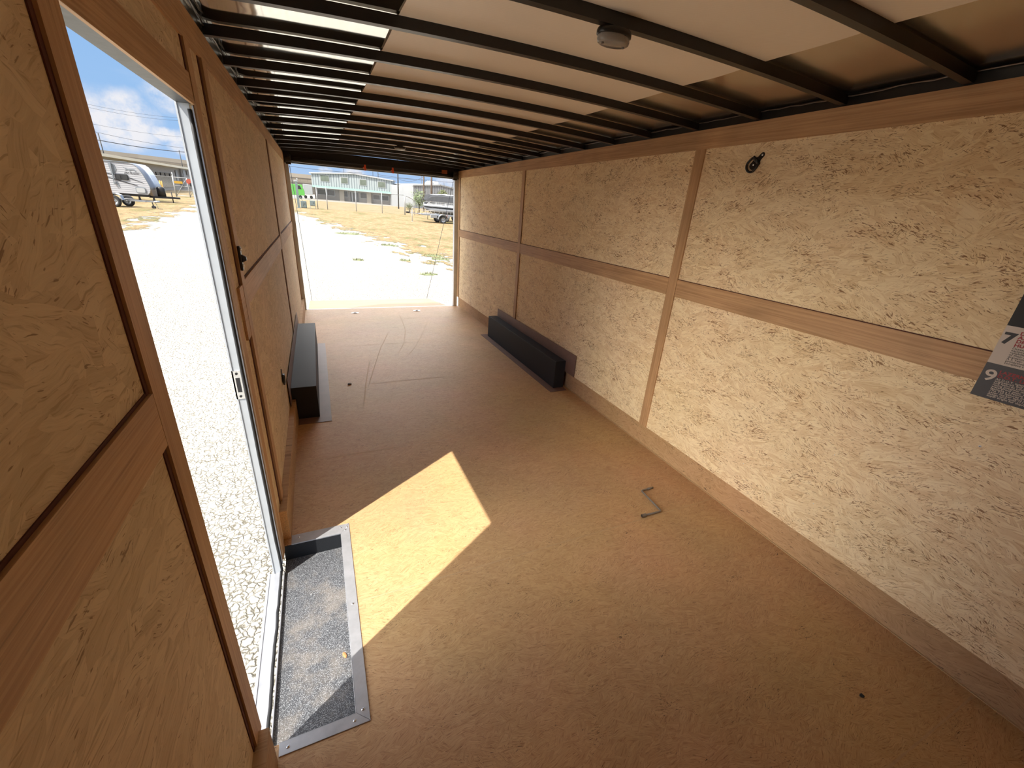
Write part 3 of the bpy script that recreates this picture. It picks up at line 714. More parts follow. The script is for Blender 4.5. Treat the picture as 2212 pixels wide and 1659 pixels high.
# ---------------------------------------------------------------- poster on the right wall
def RW(px, py, x=W-0.003):
    r = ray(px, py); k_ = (x - CAM.x)/r.x; q = CAM + r*k_; return q.y, q.z
PX = W - 0.0105
e = empty('wall_poster', 'glossy feature poster in black, beige and grey panels at the right edge of the photo', 'poster', (PX, 0.33, 1.5))
yl, yr = 0.578, 0.10
def pr(name, za, zb, mat): loc_parent(MB().box(PX-0.0015, PX, yr, yl, za, zb).build(name, M[mat]), e)
pr('grey_panel', 1.120, 1.2445, 'papergrey'); pr('beige_panel', 1.2445, 1.378, 'paper'); pr('black_panel', 1.378, 1.72, 'paperblack')
def text(body, y, z, size, mat, name='lettering', bold=0.0, sx=1.0, lines=1.0, shear=0.0, mw=None, parent=None):
    cu = bpy.data.curves.new(name, 'FONT'); cu.body = body; cu.size = size; cu.extrude = 0.0002; cu.offset = bold; cu.space_line = lines; cu.shear = shear; cu.space_character = 1.05
    tmp = bpy.data.objects.new('t', cu); COL.objects.link(tmp); bpy.context.view_layer.update()
    me = bpy.data.meshes.new_from_object(tmp.evaluated_get(bpy.context.evaluated_depsgraph_get())); bpy.data.objects.remove(tmp)
    me.name = name; me.materials.clear(); me.materials.append(M[mat])
    o = bpy.data.objects.new(name, me); COL.objects.link(o)
    if mw is not None: o.parent = parent; o.matrix_local = mw; return o
    mm = Matrix((Vector((0, -1, 0)), Vector((0, 0, 1)), Vector((-1, 0, 0)))).transposed().to_4x4()
    mm = mm @ Matrix.Diagonal((sx, 1, 1, 1)); mm.translation = Vector((PX-0.0018, y, z)); o.matrix_world = mm
    return loc_parent(o, e)
text('7', 0.573, 1.319, 0.052, 'ink', 'number_seven', 0.0022, 1.15)
text('9', 0.570, 1.183, 0.056, 'paper', 'number_nine', 0.0009, 1.15)
text('DEXTER\nAXLES\nDROP\nHUBS', 0.538, 1.354, 0.0150, 'inkred', 'red_heading', 0.0006, 1.1, 0.89)
text('Dexter is the\nnationwide for\nreliability and\nof their axle\ndramatically\nA 5 Year Limited\nprotection, and\ncomplete repack', 0.538, 1.3045, 0.0092, 'ink', 'small_print', 0.0001, 1.1, 0.82)
text('LAZERMARK\nD.O.T. LIGHTS', 0.537, 1.2155, 0.0150, 'inkred', 'red_heading', 0.0005, 1.1, 0.92)
text('All D.O.T. lighting is designed\nengineered, and assembled\nand features Limited, a per\nrating potential that guaran\nwaterproof seals, all D.O.T. li\nfeatures a Lifetime Limited W\nThe Tail features mark a\nLazer marker lights under\ndesign with over (11) LED\nsuper bright for improved safety.', 0.537, 1.1915, 0.0092, 'paper', 'small_print', 0.0001, 1.1, 0.75)
text('6', 0.560, 1.445, 0.056, 'paper', 'number_six', 0.002, 1.15)

# ---------------------------------------------------------------- rear end
rp = MB(); rp.box(0.0, 0.052, L-0.015, L+0.06, -0.06, 2.02); struct(rp.build('trim_24', M['rear']), 'metal post on the left of the rear opening')
rp = MB(); rp.box(W-0.06, W, L-0.015, L+0.06, -0.06, 2.02); struct(rp.build('trim_25', M['rear']), 'metal post on the right of the rear opening')
rp = MB(); rp.box(-0.04, W+0.04, L-0.03, L+0.06, 2.022, 2.20, 0); struct(rp.build('trim_26', M['blacksteel']), 'black header beam over the rear opening')
rp = MB(); rp.box(0.0, W+.02, L-0.02, L+0.03, -0.045, -0.001, 0); struct(rp.build('trim_27', M['blacksteel']), 'black threshold at the rear opening')
e = empty('door_spring', 'black ramp door spring shaft with red clips under the rear header', 'door spring', (1.23, 6.96, 2.05))
loc_parent(MB().cyl((0.10, 6.965, 2.060), (2.34, 6.965, 2.060), 0.030, 14).build('spring_shaft', M['blacksteel']), e)
pts = [(0.10, 6.93, 2.045)] + [(0.10+2.24*i/14, 6.925, 2.040 - 0.012*math.sin(math.pi*i/14)**0.5) for i in range(1, 14)] + [(2.34, 6.93, 2.03)]
loc_parent(MB().tube(pts, 0.0035, 6).build('cable', M['postgrey']), e)
for (x, nm) in ((0.06, 'end_bracket'), (2.37, 'end_bracket')):
    g = MB(); g.box(x-0.03, x+0.03, 6.94, 7.0, 2.0, 2.12); g.cyl((x-0.035, 6.965, 2.06), (x+0.035, 6.965, 2.06), 0.045, 16); loc_parent(g.build(nm, M['blacksteel'], bevel=0.002), e)
for x in (1.035, 1.42):
    g = MB(); g.box(x-0.012, x+0.012, 6.915, 6.93, 2.01, 2.085); g.box(x-0.028, x+0.0, 6.912, 6.93, 2.038, 2.054); g.prism([(x-.012, 6.91, 2.02), (x+.02, 6.91, 2.03), (x+.012, 6.91, 2.05)], (0, .015, 0)); loc_parent(g.build('red_clip', M['orange'], bevel=0.002), e)
g = MB(); g.box(2.15, 2.235, 6.915, 6.935, 2.075, 2.125); g.box(2.06, 2.15, 6.93, 6.935, 2.085, 2.090, 1)
o = g.build('clearance_lamp', [M['amber'], M['greymetal']], bevel=0.002); tag(o, 'dull orange lamp box under the roof at the right of the rear header', 'lamp')
# ramp
RZ = lambda y: -0.045 + (y - L)*(-0.20/1.79)
e = empty('ramp_door', 'lowered rear ramp door with a yellow plywood deck', 'ramp door', (1.2, 8.0, RZ(8.0)))
yA, yB = L+0.035, 8.87
g = MB(); g.hexa([(0.06, yA, RZ(yA)-.04), (2.40, yA, RZ(yA)-.04), (2.38, yB, RZ(yB)-.04), (0.05, yB, RZ(yB)-.04)], [(0.06, yA, RZ(yA)), (2.40, yA, RZ(yA)), (2.38, yB, RZ(yB)), (0.05, yB, RZ(yB))])
loc_parent(g.build('deck', M['ply']), e)
g = MB()
for x0, x1 in ((0.035, 0.06), (2.40, 2.43)): g.hexa([(x0, yA, RZ(yA)-.05), (x1, yA, RZ(yA)-.05), (x1, yB, RZ(yB)-.05), (x0, yB, RZ(yB)-.05)], [(x0, yA, RZ(yA)+.004), (x1, yA, RZ(yA)+.004), (x1, yB, RZ(yB)+.004), (x0, yB, RZ(yB)+.004)])
loc_parent(g.build('edge_frame', M['whitepaint']), e)
g = MB(); g.hexa([(0.05, yB+.005, RZ(yB)-.045), (2.38, yB+.005, RZ(yB)-.045), (2.38, 9.45, -0.44), (0.05, 9.45, -0.44)], [(0.05, yB+.005, RZ(yB)-.005), (2.38, yB+.005, RZ(yB)-.005), (2.38, 9.45, -0.425), (0.05, 9.45, -0.425)])
loc_parent(g.build('end_flap', M['ply']), e)
for xa, xb in ((0.065, 0.10), (2.385, 2.33)):
    loc_parent(MB().cyl((xa, L+0.02, 1.99), (xb, yB-0.03, RZ(yB)+.003), 0.0035, 6).build('lift_cable', M['wire']), e)
for i, (x, y, lab) in enumerate(((0.73, 6.735, 'left'), (1.69, 6.765, 'right'))):
    e = empty('floor_anchor', 'small bright metal anchor plate on the rear floor, %s one' % lab, 'anchor plate', (x, y, 0.0), group='rear floor anchor plates')
    g = MB(); g.prism([(-.055, -.012, .001), (-.02, -.03, .001), (.02, -.03, .001), (.055, -.012, .001), (.055, .012, .001), (.02, .03, .001), (-.02, .03, .001), (-.055, .012, .001)], (0, 0, .005)); g.build('plate', M['chrome'], e, bevel=.001)
    g = MB(); g.tube([(.022*math.cos(a*math.pi/6), .016*math.sin(a*math.pi/6), .011) for a in range(12)], .0045, 6, closed=True); g.build('ring', M['chrome'], e)
# ---------------------------------------------------------------- outdoors: the yard slopes a little against the trailer floor
GX = Vector((0.99996752, 0.0, -0.00806023)); GY = Vector((0.00015667, 0.99981106, 0.01943753)); GN = Vector((0.00805871, -0.01943816, 0.99977858))
GO = Vector((0.29152908, 0.0433471, -0.60060624)); EYE = 2.23
GM = Matrix((GX, GY, GN)).transposed().to_4x4(); GM.translation = GO
def gat(px, py, w_=0.0):
    r = ray(px, py); k_ = (w_ - EYE)/r.dot(GN); p = CAM + r*k_ - GO; return Vector((p.dot(GX), p.dot(GY), w_))
def dat(px, py, dist):
    r = ray(px, py); hh = math.hypot(r.dot(GX), r.dot(GY)); p = CAM + r*(dist/hh) - GO; return Vector((p.dot(GX), p.dot(GY), p.dot(GN)))
def sstep(a, b, x):
    q = max(0.0, min(1.0, (x-a)/(b-a))); return q*q*(3-2*q)
def terr(v): return -0.9*sstep(56, 100, v)
def place(u, v, w_=0.0, rz=0.0): return GM @ Matrix.Translation((u, v, w_)) @ Matrix.Rotation(rz, 4, 'Z')
class Facade:
    def __init__(s, A, B, w0):
        s.A = Vector((A[0], A[1], w0)); d = Vector((B[0]-A[0], B[1]-A[1], 0)); s.len = d.length; s.d = d.normalized(); s.rz = math.atan2(d.y, d.x)
        s.n = Vector((-s.d.y, s.d.x, 0)); s.M = place(A[0], A[1], w0, s.rz)
    def at(s, px, py, off=0.0):
        r = ray(px, py); rl = Vector((r.dot(GX), r.dot(GY), r.dot(GN))); C0 = Vector(((CAM-GO).dot(GX), (CAM-GO).dot(GY), (CAM-GO).dot(GN)))
        k_ = (s.A + s.n*off - C0).dot(s.n)/rl.dot(s.n); p = C0 + rl*k_ - s.A; return p.dot(s.d), p.z
# ground
def gridmesh(name, us, vs_, mats, mfun, hfun=None, keep=None, attr=None, dz=0.0):
    vv = []; at = []
    for v in vs_:
        for u in us: vv.append((u, v, (terr(v) if hfun is None else hfun(u, v)) + dz)); at.append(attr(u, v) if attr else 0)
    n = len(us); fs = []; mi = []
    for j in range(len(vs_)-1):
        for i in range(n-1):
            cu, cv = (us[i]+us[i+1])/2, (vs_[j]+vs_[j+1])/2
            if keep and not keep(cu, cv): continue
            fs.append((j*n+i, j*n+i+1, (j+1)*n+i+1, (j+1)*n+i)); mi.append(mfun(cu, cv))
    me = bpy.data.meshes.new(name); me.from_pydata(vv, [], fs)
    for p, m_ in zip(me.polygons, mi): p.material_index = m_
    for m_ in mats: me.materials.append(m_)
    if attr:
        a_ = me.attributes.new('edge', 'FLOAT', 'POINT'); a_.data.foreach_set('value', at)
    o = bpy.data.objects.new(name, me); COL.objects.link(o); o.matrix_world = GM; return o
def fr_(a, b, n): return [a + (b-a)*i/n for i in range(n+1)]
vs1 = [-40, -20, -8] + fr_(0, 56, 14) + fr_(60, 100, 10) + [113, 135, 170, 260, 420]
us1 = [-260, -160, -100, -60, -30, -20] + fr_(-14, 14, 7) + [20, 30, 50, 80, 120, 200, 300]
o = gridmesh('ground', us1, vs1, [M['gravel'], M['lawn'], M['concrete']], lambda u, v: 0 if v < 56 else (1 if v < 113 else 2))
struct(o, 'white crushed gravel yard around the trailer')
def piece(tab, v):
    for (v0, u0), (v1, u1) in zip(tab, tab[1:]):
        if v <= v1: return u0 + (u1-u0)*(v-v0)/(v1-v0)
    return tab[-1][1]
RT = [(-10, 9), (8, 6.0), (14, 4.4), (18, 3.9), (22, 3.1), (25, 2.3), (33, 0.6), (43, -1.7), (47, -3.2), (56, -3.4)]
LT = [(-10, -4.5), (15, -6.3), (22, -7.1), (29, -7.7), (42, -8.5), (56, -9.6)]
o = gridmesh('dry_grass', fr_(-5, 9, 28) + fr_(10, 60, 25), fr_(4, 56, 52), [M['grass']], lambda u, v: 0, keep=lambda u, v: u > piece(RT, v)-4.6, attr=lambda u, v: u - piece(RT, v), dz=0.012)
tag(o, 'patchy brown and green grass to the right of the gravel drive', 'grass', None, 'stuff')
o = gridmesh('dry_grass', fr_(-70, -12, 29) + fr_(-11.5, -4, 15), fr_(4, 56, 52), [M['grass']], lambda u, v: 0, keep=lambda u, v: u < piece(LT, v)+3.6, attr=lambda u, v: piece(LT, v) - u, dz=0.012)
tag(o, 'dry tan grass around the parked travel trailer seen through the side door', 'grass', None, 'stuff')

# weed clumps in the gravel
def weed(px, py, wdt, lab, n=70):
    p = gat(px, py); mb = MB(); rr = random.Random(int(px))
    ring = [(wdt*.85*rr.uniform(.6, 1.05)*math.cos(k_*math.tau/18), wdt*.68*rr.uniform(.6, 1.05)*math.sin(k_*math.tau/18), .006) for k_ in range(18)]
    mb.add([(0, 0, .03)] + ring, [(0, k_+1, (k_+1) % 18+1) for k_ in range(18)])
    for i in range(n):
        a = rr.uniform(0, 6.28); q = .8*rr.random()**0.6*wdt; x, y = q*math.cos(a), q*math.sin(a)*0.8; hgt_ = rr.uniform(.03, .10); l = rr.uniform(.02, .07); b_ = rr.uniform(0, 6.28); ww = 0.012
        mb.add([(x-ww*math.sin(b_), y+ww*math.cos(b_), 0), (x+ww*math.sin(b_), y-ww*math.cos(b_), 0), (x+l*math.cos(b_), y+l*math.sin(b_), hgt_)], [(0, 1, 2)])
    o = mb.build('weed_clump', M['leafdark'], matrix=place(p.x, p.y), fixn=False); tag(o, lab, 'weeds', 'weed clumps in the gravel')
weed(925, 593, .34, 'largest weed clump on the gravel, nearest the ramp on the right')
weed(875, 563, .26, 'weed clump on the gravel to the right of the middle')
weed(775, 562, .24, 'lone weed clump in the middle of the gravel')
weed(838, 530, .42, 'weed clump near the grass margin', 110)
weed(853, 532, .2, 'little weed clump beside a larger one near the grass margin', 40)
weed(952, 560, .5, 'long straggling weed clump at the right margin of the gravel', 130)
weed(935, 553, .6, 'straggling weeds by the rightmost grass margin', 130)
weed(755, 505, .9, 'long dark weed clump at the grass margin left of centre', 150)
weed(700, 478, .8, 'far weed clump near the start of the grass', 110)

# ---- office building
def fa_rect(F_, x0, y0, x1, y1, off=0.0):
    a = F_.at(x0, y0, off); b_ = F_.at(x1, y1, off); c_ = F_.at(x0, y1, off); d_ = F_.at(x1, y0, off)
    return min(a[0], c_[0]), max(b_[0], d_[0]), (c_[1]+b_[1])/2, (a[1]+d_[1])/2
def c5(x, y): return 610 + x/7.9, 340 + y/7.9
A_, B_ = dat(691, 428.6, 127), dat(848, 443.8, 124)
F1 = Facade(A_, B_, -0.9)
bl = empty('office_building', 'two storey white ribbed metal office building with a green awning', 'building', matrix=F1.M)
sL = F1.at(674, 400)[0]; sR = F1.at(848, 420)[0]; hTL = F1.at(673.5, 372.5)[1]; sA, hA = F1.at(764, 375.5); hTR = F1.at(848, 391.5)[1]
hAw = (F1.at(*c5(515, 475))[1] + F1.at(*c5(1880, 615))[1])/2
DP = 7.0
def loc(mb, name, mat, parent, bevel=0.0): return mb.build(name, mat, parent, bevel)
hE = (hTL+hTR)/2; hPk = max(hA, hE+0.5)
g = MB(); g.prism([(sL, 0, hAw), (sR, 0, hAw), (sR, 0, hE), (sA, 0, hPk), (sL, 0, hE)], (0, DP, 0)); loc(g, 'upper_wall', M['ribwhite'], bl)
g = MB(); g.prism([(sL-.35, -.4, hE-.12), (sA, -.4, hPk-.1), (sR+.3, -.4, hE-.12), (sR+.3, -.4, hE+.16), (sA, -.4, hPk+.2), (sL-.35, -.4, hE+.16)], (0, DP+.8, 0)); loc(g, 'roof', M['white'], bl)
g = MB(); g.box(sL+.3, sR, 0.6, DP, -0.4, hAw); loc(g, 'lower_wall', M['block'], bl)
g = MB(); g.prism([(sL-.9, -1.3, hAw-.28), (sL-.9, 0.0, hAw+.18), (sL-.9, 0.6, hAw+.18), (sL-.9, 0.6, hAw-.28)], (sR-sL+1.2, 0, 0)); loc(g, 'awning', M['green'], bl)
for q in ((655,305,790,405), (1005,345,1110,440), (1325,380,1430,475), (1635,420,1755,512)):
    x0, x1, z0_, z1_ = fa_rect(F1, *c5(q[0], q[1]), *c5(q[2], q[3]))
    g = MB(); g.box(x0-.12, x1+.12, -.08, -.01, z0_-.12, z1_+.12); fr0 = loc(g, 'window', M['white'], bl)
    g = MB(); g.box(x0, x1, -.11, -.081, z0_, z1_); g.build('pane', M['glassgreen'], fr0)
for q in ((610,545,750,632), (775,560,885,650), (1015,578,1112,668), (1335,612,1440,697), (1555,645,1660,720), (1685,658,1805,735)):
    x0, x1, z0_, z1_ = fa_rect(F1, *c5(q[0], q[1]), *c5(q[2], q[3]), 0.6)
    g = MB(); g.box(x0-.1, x1+.1, .52, .6, z0_-.1, z1_+.1); fr0 = loc(g, 'window', M['white'], bl)
    g = MB(); g.box(x0, x1, .48, .519, z0_, z1_); g.build('pane', M['glassdark'], fr0)
x0, x1, z0_, z1_ = fa_rect(F1, *c5(1160, 590), *c5(1295, 755), 0.6)
g = MB(); g.box(x0, x1, .48, .6, 0, z1_); dd = loc(g, 'door', M['white'], bl)
wd_ = (x1-x0)
for a in (0.03, 0.36, 0.80): g = MB(); g.box(x0+wd_*a, x0+wd_*(a+(.36 if a == .36 else .17)), .44, .479, .1, z1_-.12); g.build('glazing', M['glassdark'], dd)
for xx in (980, 1440, 1855):
    a = F1.at(*c5(xx, 640), 0.3)[0]; g = MB(); g.box(a, a+1.1, .0, .62, -0.4, hAw-.28); loc(g, 'pilaster', M['parapet'], bl)
g = MB(); g.box(sL, sR, -1.6, .6, -0.3, 0.02); loc(g, 'walkway', M['concrete'], bl)

# ---- warehouse on the right
A_ = dat(846, 402, 122); B_ = dat(893.5, 400.5, 116)
F2 = Facade(dat(893.5, 430, 116), dat(1010, 436, 122), -0.9)
wh = empty('warehouse', 'low white ribbed metal warehouse behind the parked boat', 'building', matrix=F2.M)
h1 = F2.at(893.5, 400.8)[1]; sP, hP = F2.at(952, 400.5); sE, hE2 = F2.at(1000, 412)
Pl = F2.M.inverted() @ place(A_.x, A_.y, -0.9); pl = Pl.translation
g = MB(); g.prism([(0, 0, 0), (sE, 0, 0), (sE, 0, hE2), (sP, 0, hP), (0, 0, h1)], (0, 20, 0)); g.build('front_wall', M['ribwhite2'], wh)
g = MB(); g.prism([(pl.x, pl.y, 0), (0, -.01, 0), (0, -.01, h1), (pl.x, pl.y, h1-.15)], (1.5, 12, 0)); g.build('side_wall', M['smoothwhite'], wh)
g = MB(); g.prism([(-.2, -.15, h1-.1), (sP, -.15, hP-.1), (sE, -.15, hE2-.1), (sE, -.15, hE2+.2), (sP, -.15, hP+.2), (-.2, -.15, h1+.2)], (0, 20.2, 0)); g.build('roof', M['postgrey'], wh)
for px in (938, 950): a = F2.at(px, 400)[0]; g = MB(); g.lathe([(1.3, 0), (1.2, .5), (.6, .95), (.01, 1.05)], (a, 3, hP-.1), 'Z', 16); g.build('roof_vent', M['white'], wh)

# ---- overpass
ov = empty('overpass', 'long concrete highway overpass wall along the horizon', 'overpass', matrix=GM)
def strip(name, pts_t, pts_b, dist, th, mat, par):
    T_ = [dat(x, y, dist) for x, y in pts_t]; B__ = [dat(x, y, dist) for x, y in pts_b]; g = MB(); n = len(T_)
    f_ = [Vector((p.x, p.y, 0)).normalized()*th for p in T_]
    vv = [p for p in T_] + [p for p in B__] + [p+d for p, d in zip(T_, f_)] + [p+d for p, d in zip(B__, f_)]; fs = []
    for i in range(n-1):
        fs += [(i, i+1, n+i+1, n+i), (2*n+i, 3*n+i, 3*n+i+1, 2*n+i+1), (i, 2*n+i, 2*n+i+1, i+1), (n+i, n+i+1, 3*n+i+1, 3*n+i)]
    fs += [(0, n, 3*n, 2*n), (n-1, 3*n-1, 4*n-1, 2*n-1)]; g.add(vv, fs); return g.build(name, mat, par)
xs_ = [120, 213, 300, 410, 520, 622, 672, 750, 850, 960, 1040]
top = [(x, 323 + (x-213)*0.1225 - (max(0, x-410)*0.0009)*(x-410)*0.065) for x in xs_]
top = [(120, 312), (213, 323.3), (300, 333.6), (410, 347), (520, 360.5), (622, 373), (672, 378), (750, 387), (850, 399), (960, 412), (1040, 421)]
strip('parapet', top, [(x, y+8) for x, y in top], 190, .5, M['parapet'], ov)
strip('shadow_band', [(x, y+7.6) for x, y in top], [(x, y+10.5) for x, y in top], 191, .4, M['block'], ov)  # darker strip put in for the shade under the parapet
strip('retaining_wall', [(x, y+10) for x, y in top], [(x, y+46) for x, y in top], 192, 1.0, M['retain'], ov)

# ---- low grey building seen through the side door
A_ = dat(205, 330, 78); B_ = dat(425, 367, 142)
F3 = Facade(A_, B_, -0.9)
lb = empty('storefront_building', 'long low grey building with a cream roof edge beyond the travel trailer', 'building', matrix=F3.M)
s0, z0_ = F3.at(205, 330); s1, z1_ = F3.at(425, 367)
g = MB(); g.prism([(s0-6, 0, 0), (s1, 0, 0), (s1, 0, z1_), (s0-6, 0, z0_+.1)], (0, 14, 0)); g.build('wall', M['ribgrey'], lb)
s0b, z0b = F3.at(213, 337); s1b, z1b = F3.at(412, 367.5)
def hl(px, py): return F3.at(px, py)[1]
g = MB(); g.prism([(s0-6, -1.2, hl(213, 337)), (s1+1, -1.2, hl(412, 368)), (s1+1, -1.2, hl(412, 364)), (s0-6, -1.2, hl(213, 331))], (0, 16, 0)); g.build('roof_edge', M['cream'], lb)
def f3box(x0, y0, x1, y1, off, nm, mat):
    a = F3.at(x0, y0, -off); b_ = F3.at(x1, y1, -off); g = MB(); g.box(a[0], b_[0], -off-.05, -off+.05, min(a[1], b_[1]), max(a[1], b_[1])); return g.build(nm, M[mat], lb)
for k_ in range(4): x = 336.5 + k_*9.7; f3box(x, 371+k_*1.2, x+8.4, 378.5+k_*1.0, .1, 'window', 'glassdark')
f3box(378, 368.5, 387, 390, .1, 'door', 'smoothwhite')
f3box(330, 379, 377, 404, .08, 'dark_opening', 'glassdark')
f3box(398.5, 367, 401.5, 404, .6, 'column', 'smoothwhite')
f3box(402, 369, 414, 379, .09, 'window', 'greymetal')
f3box(388, 386, 398, 405, .09, 'dark_opening', 'greymetal')

# ---- fences
def fence(P, hgt_, lab, rails=(1.0,), group=None, post_r=0.04, mid=False):
    P = [Vector(p) for p in P]; o0 = P[0]; rz = math.atan2(P[-1].y-o0.y, P[-1].x-o0.x)
    e = empty('chain_link_fence', lab, 'fence', matrix=place(o0.x, o0.y, 0, rz), group=group)
    inv = place(o0.x, o0.y, 0, rz).inverted() @ GM
    Q = [inv @ p for p in P]
    for q in Q: MB().cyl((q.x, q.y, q.z-.05), (q.x, q.y, q.z+hgt_+.12), post_r, 8).build('post', M['postgrey'], e)
    g = MB()
    for fr__ in rails: g.tube([(q.x, q.y, q.z+hgt_*fr__) for q in Q], .025, 6)
    g.build('rail', M['postgrey'], e)
    g = MB()
    for a, b_ in zip(Q, Q[1:]): g.quad((a.x, a.y-.03, a.z+.05), (b_.x, b_.y-.03, b_.z+.05), (b_.x, b_.y-.03, b_.z+hgt_-.02), (a.x, a.y-.03, a.z+hgt_-.02))
    g.build('wire_mesh', M['link'], e); return e
fence([gat(687, 451.7), gat(708, 453), gat(770, 457), gat(826, 461), gat(874, 464)], 2.05, 'chain link fence with pale posts across the grass in front of the office building', rails=(1.0,))
a = gat(875.5, 464.5); b_ = gat(896, 465.5)
e = empty('gate', 'narrow pipe gate at the right end of the fence near the boat', 'gate', matrix=place(a.x, a.y, 0, math.atan2(b_.y-a.y, b_.x-a.x))); ln = (Vector(b_)-Vector(a)).length
g = MB(); g.tube(rounded([Vector((0, 0, 0)), Vector((0, 0, 1.95)), Vector((ln*.25, 0, 1.95)), Vector((ln, 0, 1.6)), Vector((ln, 0, 0))], .25), .035, 8); g.build('frame', M['postgrey'], e)
g = MB(); g.tube([(0, 0, .35), (ln, 0, .35)], .025, 6); g.build('bottom_rail', M['postgrey'], e)
g = MB(); g.quad((0, 0, .35), (ln, 0, .35), (ln, 0, 1.5), (0, 0, 1.7)); g.build('wire_mesh', M['link'], e)
# side-door fence + drive gate
def at_w(px, py, dist): p = dat(px, py, dist); return Vector((p.x, p.y, terr(p.y)))
PF = [at_w(300, 376, 59), at_w(332, 380, 59), at_w(372, 383, 59)]
fence(PF, 1.85, 'chain link fence behind the nose of the travel trailer', rails=(1.0,))
a = at_w(373.5, 384, 59); b_ = at_w(432, 389, 59)
rz = math.atan2(b_.y-a.y, b_.x-a.x); ln = (b_-a).length
e = empty('drive_gate', 'wide pipe drive gate with diagonal braces, a yellow sign hanging on it', 'gate', matrix=place(a.x, a.y, a.z, rz))
for x in (0, ln*.5, ln): MB().cyl((x, 0, 0 if x else -.05), (x, 0, 1.85 if x else 2.3), .04, 8).build('post', M['postgrey'], e)
g = MB()
for z in (.12, 1.05, 1.85): g.tube([(0, 0, z), (ln, 0, z)], .028, 6)
g.build('rail', M['postgrey'], e)
for xa, xb in ((0.02, ln*.5), (ln*.5, ln)): MB().tube([(xa, 0, .12), (xb, 0, 1.85)], .025, 6).build('brace', M['postgrey'], e)
g = MB(); g.quad((0, .01, .1), (ln, .01, .1), (ln, .01, 1.85), (0, .01, 1.85)); g.build('wire_mesh', M['link'], e)
FG = Facade((a.x, a.y), (b_.x, b_.y), a.z)
x0, x1, z0_, z1_ = fa_rect(FG, 377, 391.3, 393.5, 396.5)
g = MB(); g.box(x0, x1, -.075, -.055, z0_, z1_); tag(g.build('gate_sign', M['yellow'], matrix=FG.M), 'small yellow sign hanging on the drive gate', 'sign')
sx, sz = FG.at(409, 392.5); g = MB(); n = 8
g.prism([(sx+.28*math.cos(math.pi/8+i*math.pi/4), -.10, sz+.28*math.sin(math.pi/8+i*math.pi/4)) for i in range(8)], (0, .02, 0)); tag(g.build('stop_sign', M['red'], matrix=FG.M), 'faded red octagonal sign on the drive gate', 'sign')
x0, x1, z0_, z1_ = fa_rect(FG, 411, 396, 420, 403)
g = MB(); g.box(x0, x1, -.25, -.06, z0_, z1_); tag(g.build('mail_box', M['ink'], matrix=FG.M), 'black box beside the red sign at the drive gate', 'box')
for i, (px, t_, lb_) in enumerate(((344.5, 391, 'left'), (348.5, 392, 'right'))):
    p = dat(px, t_, 75); q = Vector((p.x, p.y, terr(p.y))); g = MB(); g.cyl((0, 0, 0), (0, 0, p.z-q.z), .08, 12); g.lathe([(.08, p.z-q.z), (.05, p.z-q.z+.07), (.005, p.z-q.z+.1)], (0, 0, 0), 'Z', 12)
    tag(g.build('bollard', M['yellow'], matrix=place(q.x, q.y, q.z)), 'yellow bollard beyond the travel trailer nose, %s of the pair' % lb_, 'bollard', 'yellow bollards')

# ---- camera mast and cabinets
p = gat(646, 449.5); e = empty('camera_mast', 'grey green square mast with white camera on top by the drive', 'mast', matrix=place(p.x, p.y))
hm = 2.45
g = MB(); g.box(-.11, .11, -.11, .11, 0, hm); g.build('mast', M['darkgreen'], e)
g = MB(); g.box(-.2, .2, -.2, .2, 0, .06); g.build('base_plate', M['darkgreen'], e)
g = MB(); g.box(-.22, .2, -.14, .1, hm, hm+.14); g.cyl((.1, -.1, hm+.22), (.1, -.34, hm+.2), .07, 10); g.box(.07, .13, -.1, -.04, hm+.1, hm+.2); g.build('camera_head', M['white'], e)
g = MB(); g.tube([(.11, 0, 1.15), (.3, -.05, .95), (.42, -.1, .6), (.45, -.1, .2)], .03, 6); g.build('conduit', M['darkgreen'], e)
for (px, py, wd_, h_, lab) in ((657, 449.3, .56, .68, 'grey green utility cabinet standing beside the camera mast'), (676.5, 451.5, .5, .52, 'dark utility cabinet on a stand, right of the first one')):
    p = gat(px, py); e = empty('utility_cabinet', lab, 'cabinet', matrix=place(p.x, p.y), group='utility cabinets by the mast'); lift = 0.0 if h_ > .6 else .28
    g = MB(); g.box(-wd_/2, wd_/2, -.15, .15, lift+.02, lift+h_); g.build('body', M['darkgreen'], e, bevel=.015)
    g = MB(); g.box(-wd_/2+.05, wd_/2-.05, -.165, -.15, lift+.08, lift+h_-.06); dr_ = g.build('door', M['darkgreen'], e)
    g = MB(); g.box(.08, .11, -.18, -.165, lift+h_*.5, lift+h_*.68); g.build('handle', M['ink'], dr_)
    if lift:
        for sx in (-1, 1): MB().box(sx*wd_/2-.025, sx*wd_/2+.025, -.05, .0, 0, lift+.02).build('leg', M['postgrey'], e)

